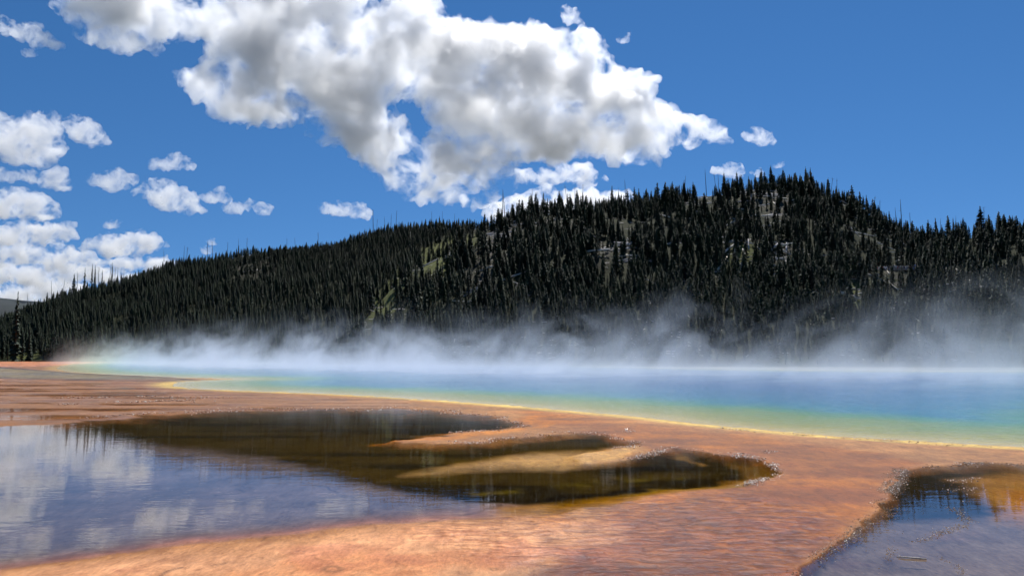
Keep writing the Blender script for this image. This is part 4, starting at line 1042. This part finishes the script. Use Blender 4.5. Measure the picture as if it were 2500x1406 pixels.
CL = [
 ([1256,414, 1312,420, 1360,398, 1440,398, 1452,425, 1488,440, 1440,456, 1380,442, 1300,450, 1264,442], 'ragged cloud strip hanging just under the big cloud', 2900),
 ([1180,505, 1236,482, 1290,470, 1330,444, 1366,468, 1430,458, 1480,470, 1550,466, 1556,545, 1190,545], 'low bright cumulus rising behind the shoulder of the hill', 3300),
 ([-60,265, 20,285, 75,292, 80,272, 130,270, 152,290, 146,320, 158,345, 142,378, 120,408, 60,406, 0,392, -60,392], 'puffy cloud at the left edge, beside the smaller round one', 2600),
 ([153,305, 178,280, 215,284, 236,310, 264,346, 222,360, 190,346, 155,325], 'small round cloud right of the puffy left-edge cloud', 2600),
 ([-50,402, 40,418, 105,425, 150,405, 180,458, 130,464, 60,442, -50,432], 'flat cloud strip under the puffy left-edge cloud', 2800),
 ([-40,34, 0,42, 40,58, 88,58, 118,84, 164,116, 112,118, 60,98, 28,88, -40,66], 'thin wispy cloud in the top left corner', 2500),
 ([54,126, 75,118, 98,130, 80,140, 60,138], 'tiny cloud scrap below the top left wisp', 2500),
 ([362,402, 398,394, 424,372, 452,384, 480,404, 430,414, 380,414], 'small lone cloud high above the left ridge', 2700),
 ([212,440, 250,424, 290,414, 336,434, 326,456, 270,460], 'small cloud left of the diagonal cloud', 2800),
 ([318,462, 350,446, 392,432, 432,454, 468,470, 502,514, 440,516, 385,507, 360,482], 'bright diagonal cloud above the left ridge', 2800),
 ([478,474, 510,466, 546,460, 572,486, 545,490, 505,484], 'small cloud fragment right of the diagonal cloud', 2900),
 ([545,498, 590,494, 656,498, 650,520, 610,512, 560,517], 'wispy fragment trailing right of the diagonal cloud', 2900),
 ([766,506, 800,498, 868,496, 908,514, 906,532, 850,522, 790,520], 'thin flat cloud just above the middle of the ridge', 3000),
 ([1808,332, 1840,311, 1870,324, 1897,346, 1860,352, 1825,340], 'small cloud at the right end of the cloud chain', 2600),
 ([1742,416, 1775,399, 1822,412, 1790,430, 1755,426], 'small low cloud just left of the hilltop', 3000),
 ([1833,420, 1856,410, 1870,426, 1850,432], 'tiny cloud touching the hilltop trees', 3000),
 ([1886,406, 1900,398, 1920,398, 1905,408], 'tiny cloud scrap over the hilltop', 3000),
 ([1498,92, 1520,96, 1546,72, 1534,100, 1516,106], 'faint cloud scrap right of the big cloud', 2600),
 ([1360,30, 1385,16, 1412,40, 1430,60, 1400,58, 1380,48], 'ragged wisp above the top of the big cloud', 2600),
 ([-80,470, 20,462, 60,458, 130,494, 148,532, 90,538, 20,532, -80,540], 'domed cloud in the left bank above the layered ones', 3600),
 ([-80,548, 40,542, 150,546, 208,544, 172,560, 196,572, 150,594, -80,606], 'upper long layer of the left cloud bank', 3900),
 ([188,612, 240,576, 290,570, 342,564, 402,586, 408,608, 330,622, 240,626], 'rolled cloud at the right end of the left bank', 3900),
 ([-90,604, 150,594, 250,632, 400,624, 470,622, 420,668, 200,662, 0,646, -90,648], 'middle layer of the left cloud bank behind the ridge', 4600),
 ([-90,642, 100,642, 260,656, 360,668, 300,700, 100,696, -90,692], 'lower layer of the left cloud bank', 5200),
 ([-90,690, 120,690, 230,696, 230,745, -90,742], 'lowest cloud layer resting on the far ridge', 5800),
 ([488,604, 512,598, 532,612, 500,618], 'tiny cloud behind the left ridge line', 3400),
 ([503,586, 518,580, 528,594, 512,598], 'tiny round puff above the left ridge line', 3400),
 ([250,545, 275,538, 302,540, 288,556, 262,556], 'small faint cloud over the rolled cloud', 3600),
]
for i, (pts, lab, Yc_) in enumerate(CL):
    p_ = poly_arr(pts); sz_ = max(np.ptp(p_[:, 0]), np.ptp(p_[:, 1]))
    small = sz_ < 70
    make_cloud(pts, lab, 40 + i, cms, rmin=4 if small else 7, rmax=40, n=90 if small else 260, voxel=1.6 if small else 2.6, amp=3.0 if small else 6.0, nscale=10 if small else 20, thick=0.8, Y=Yc_)
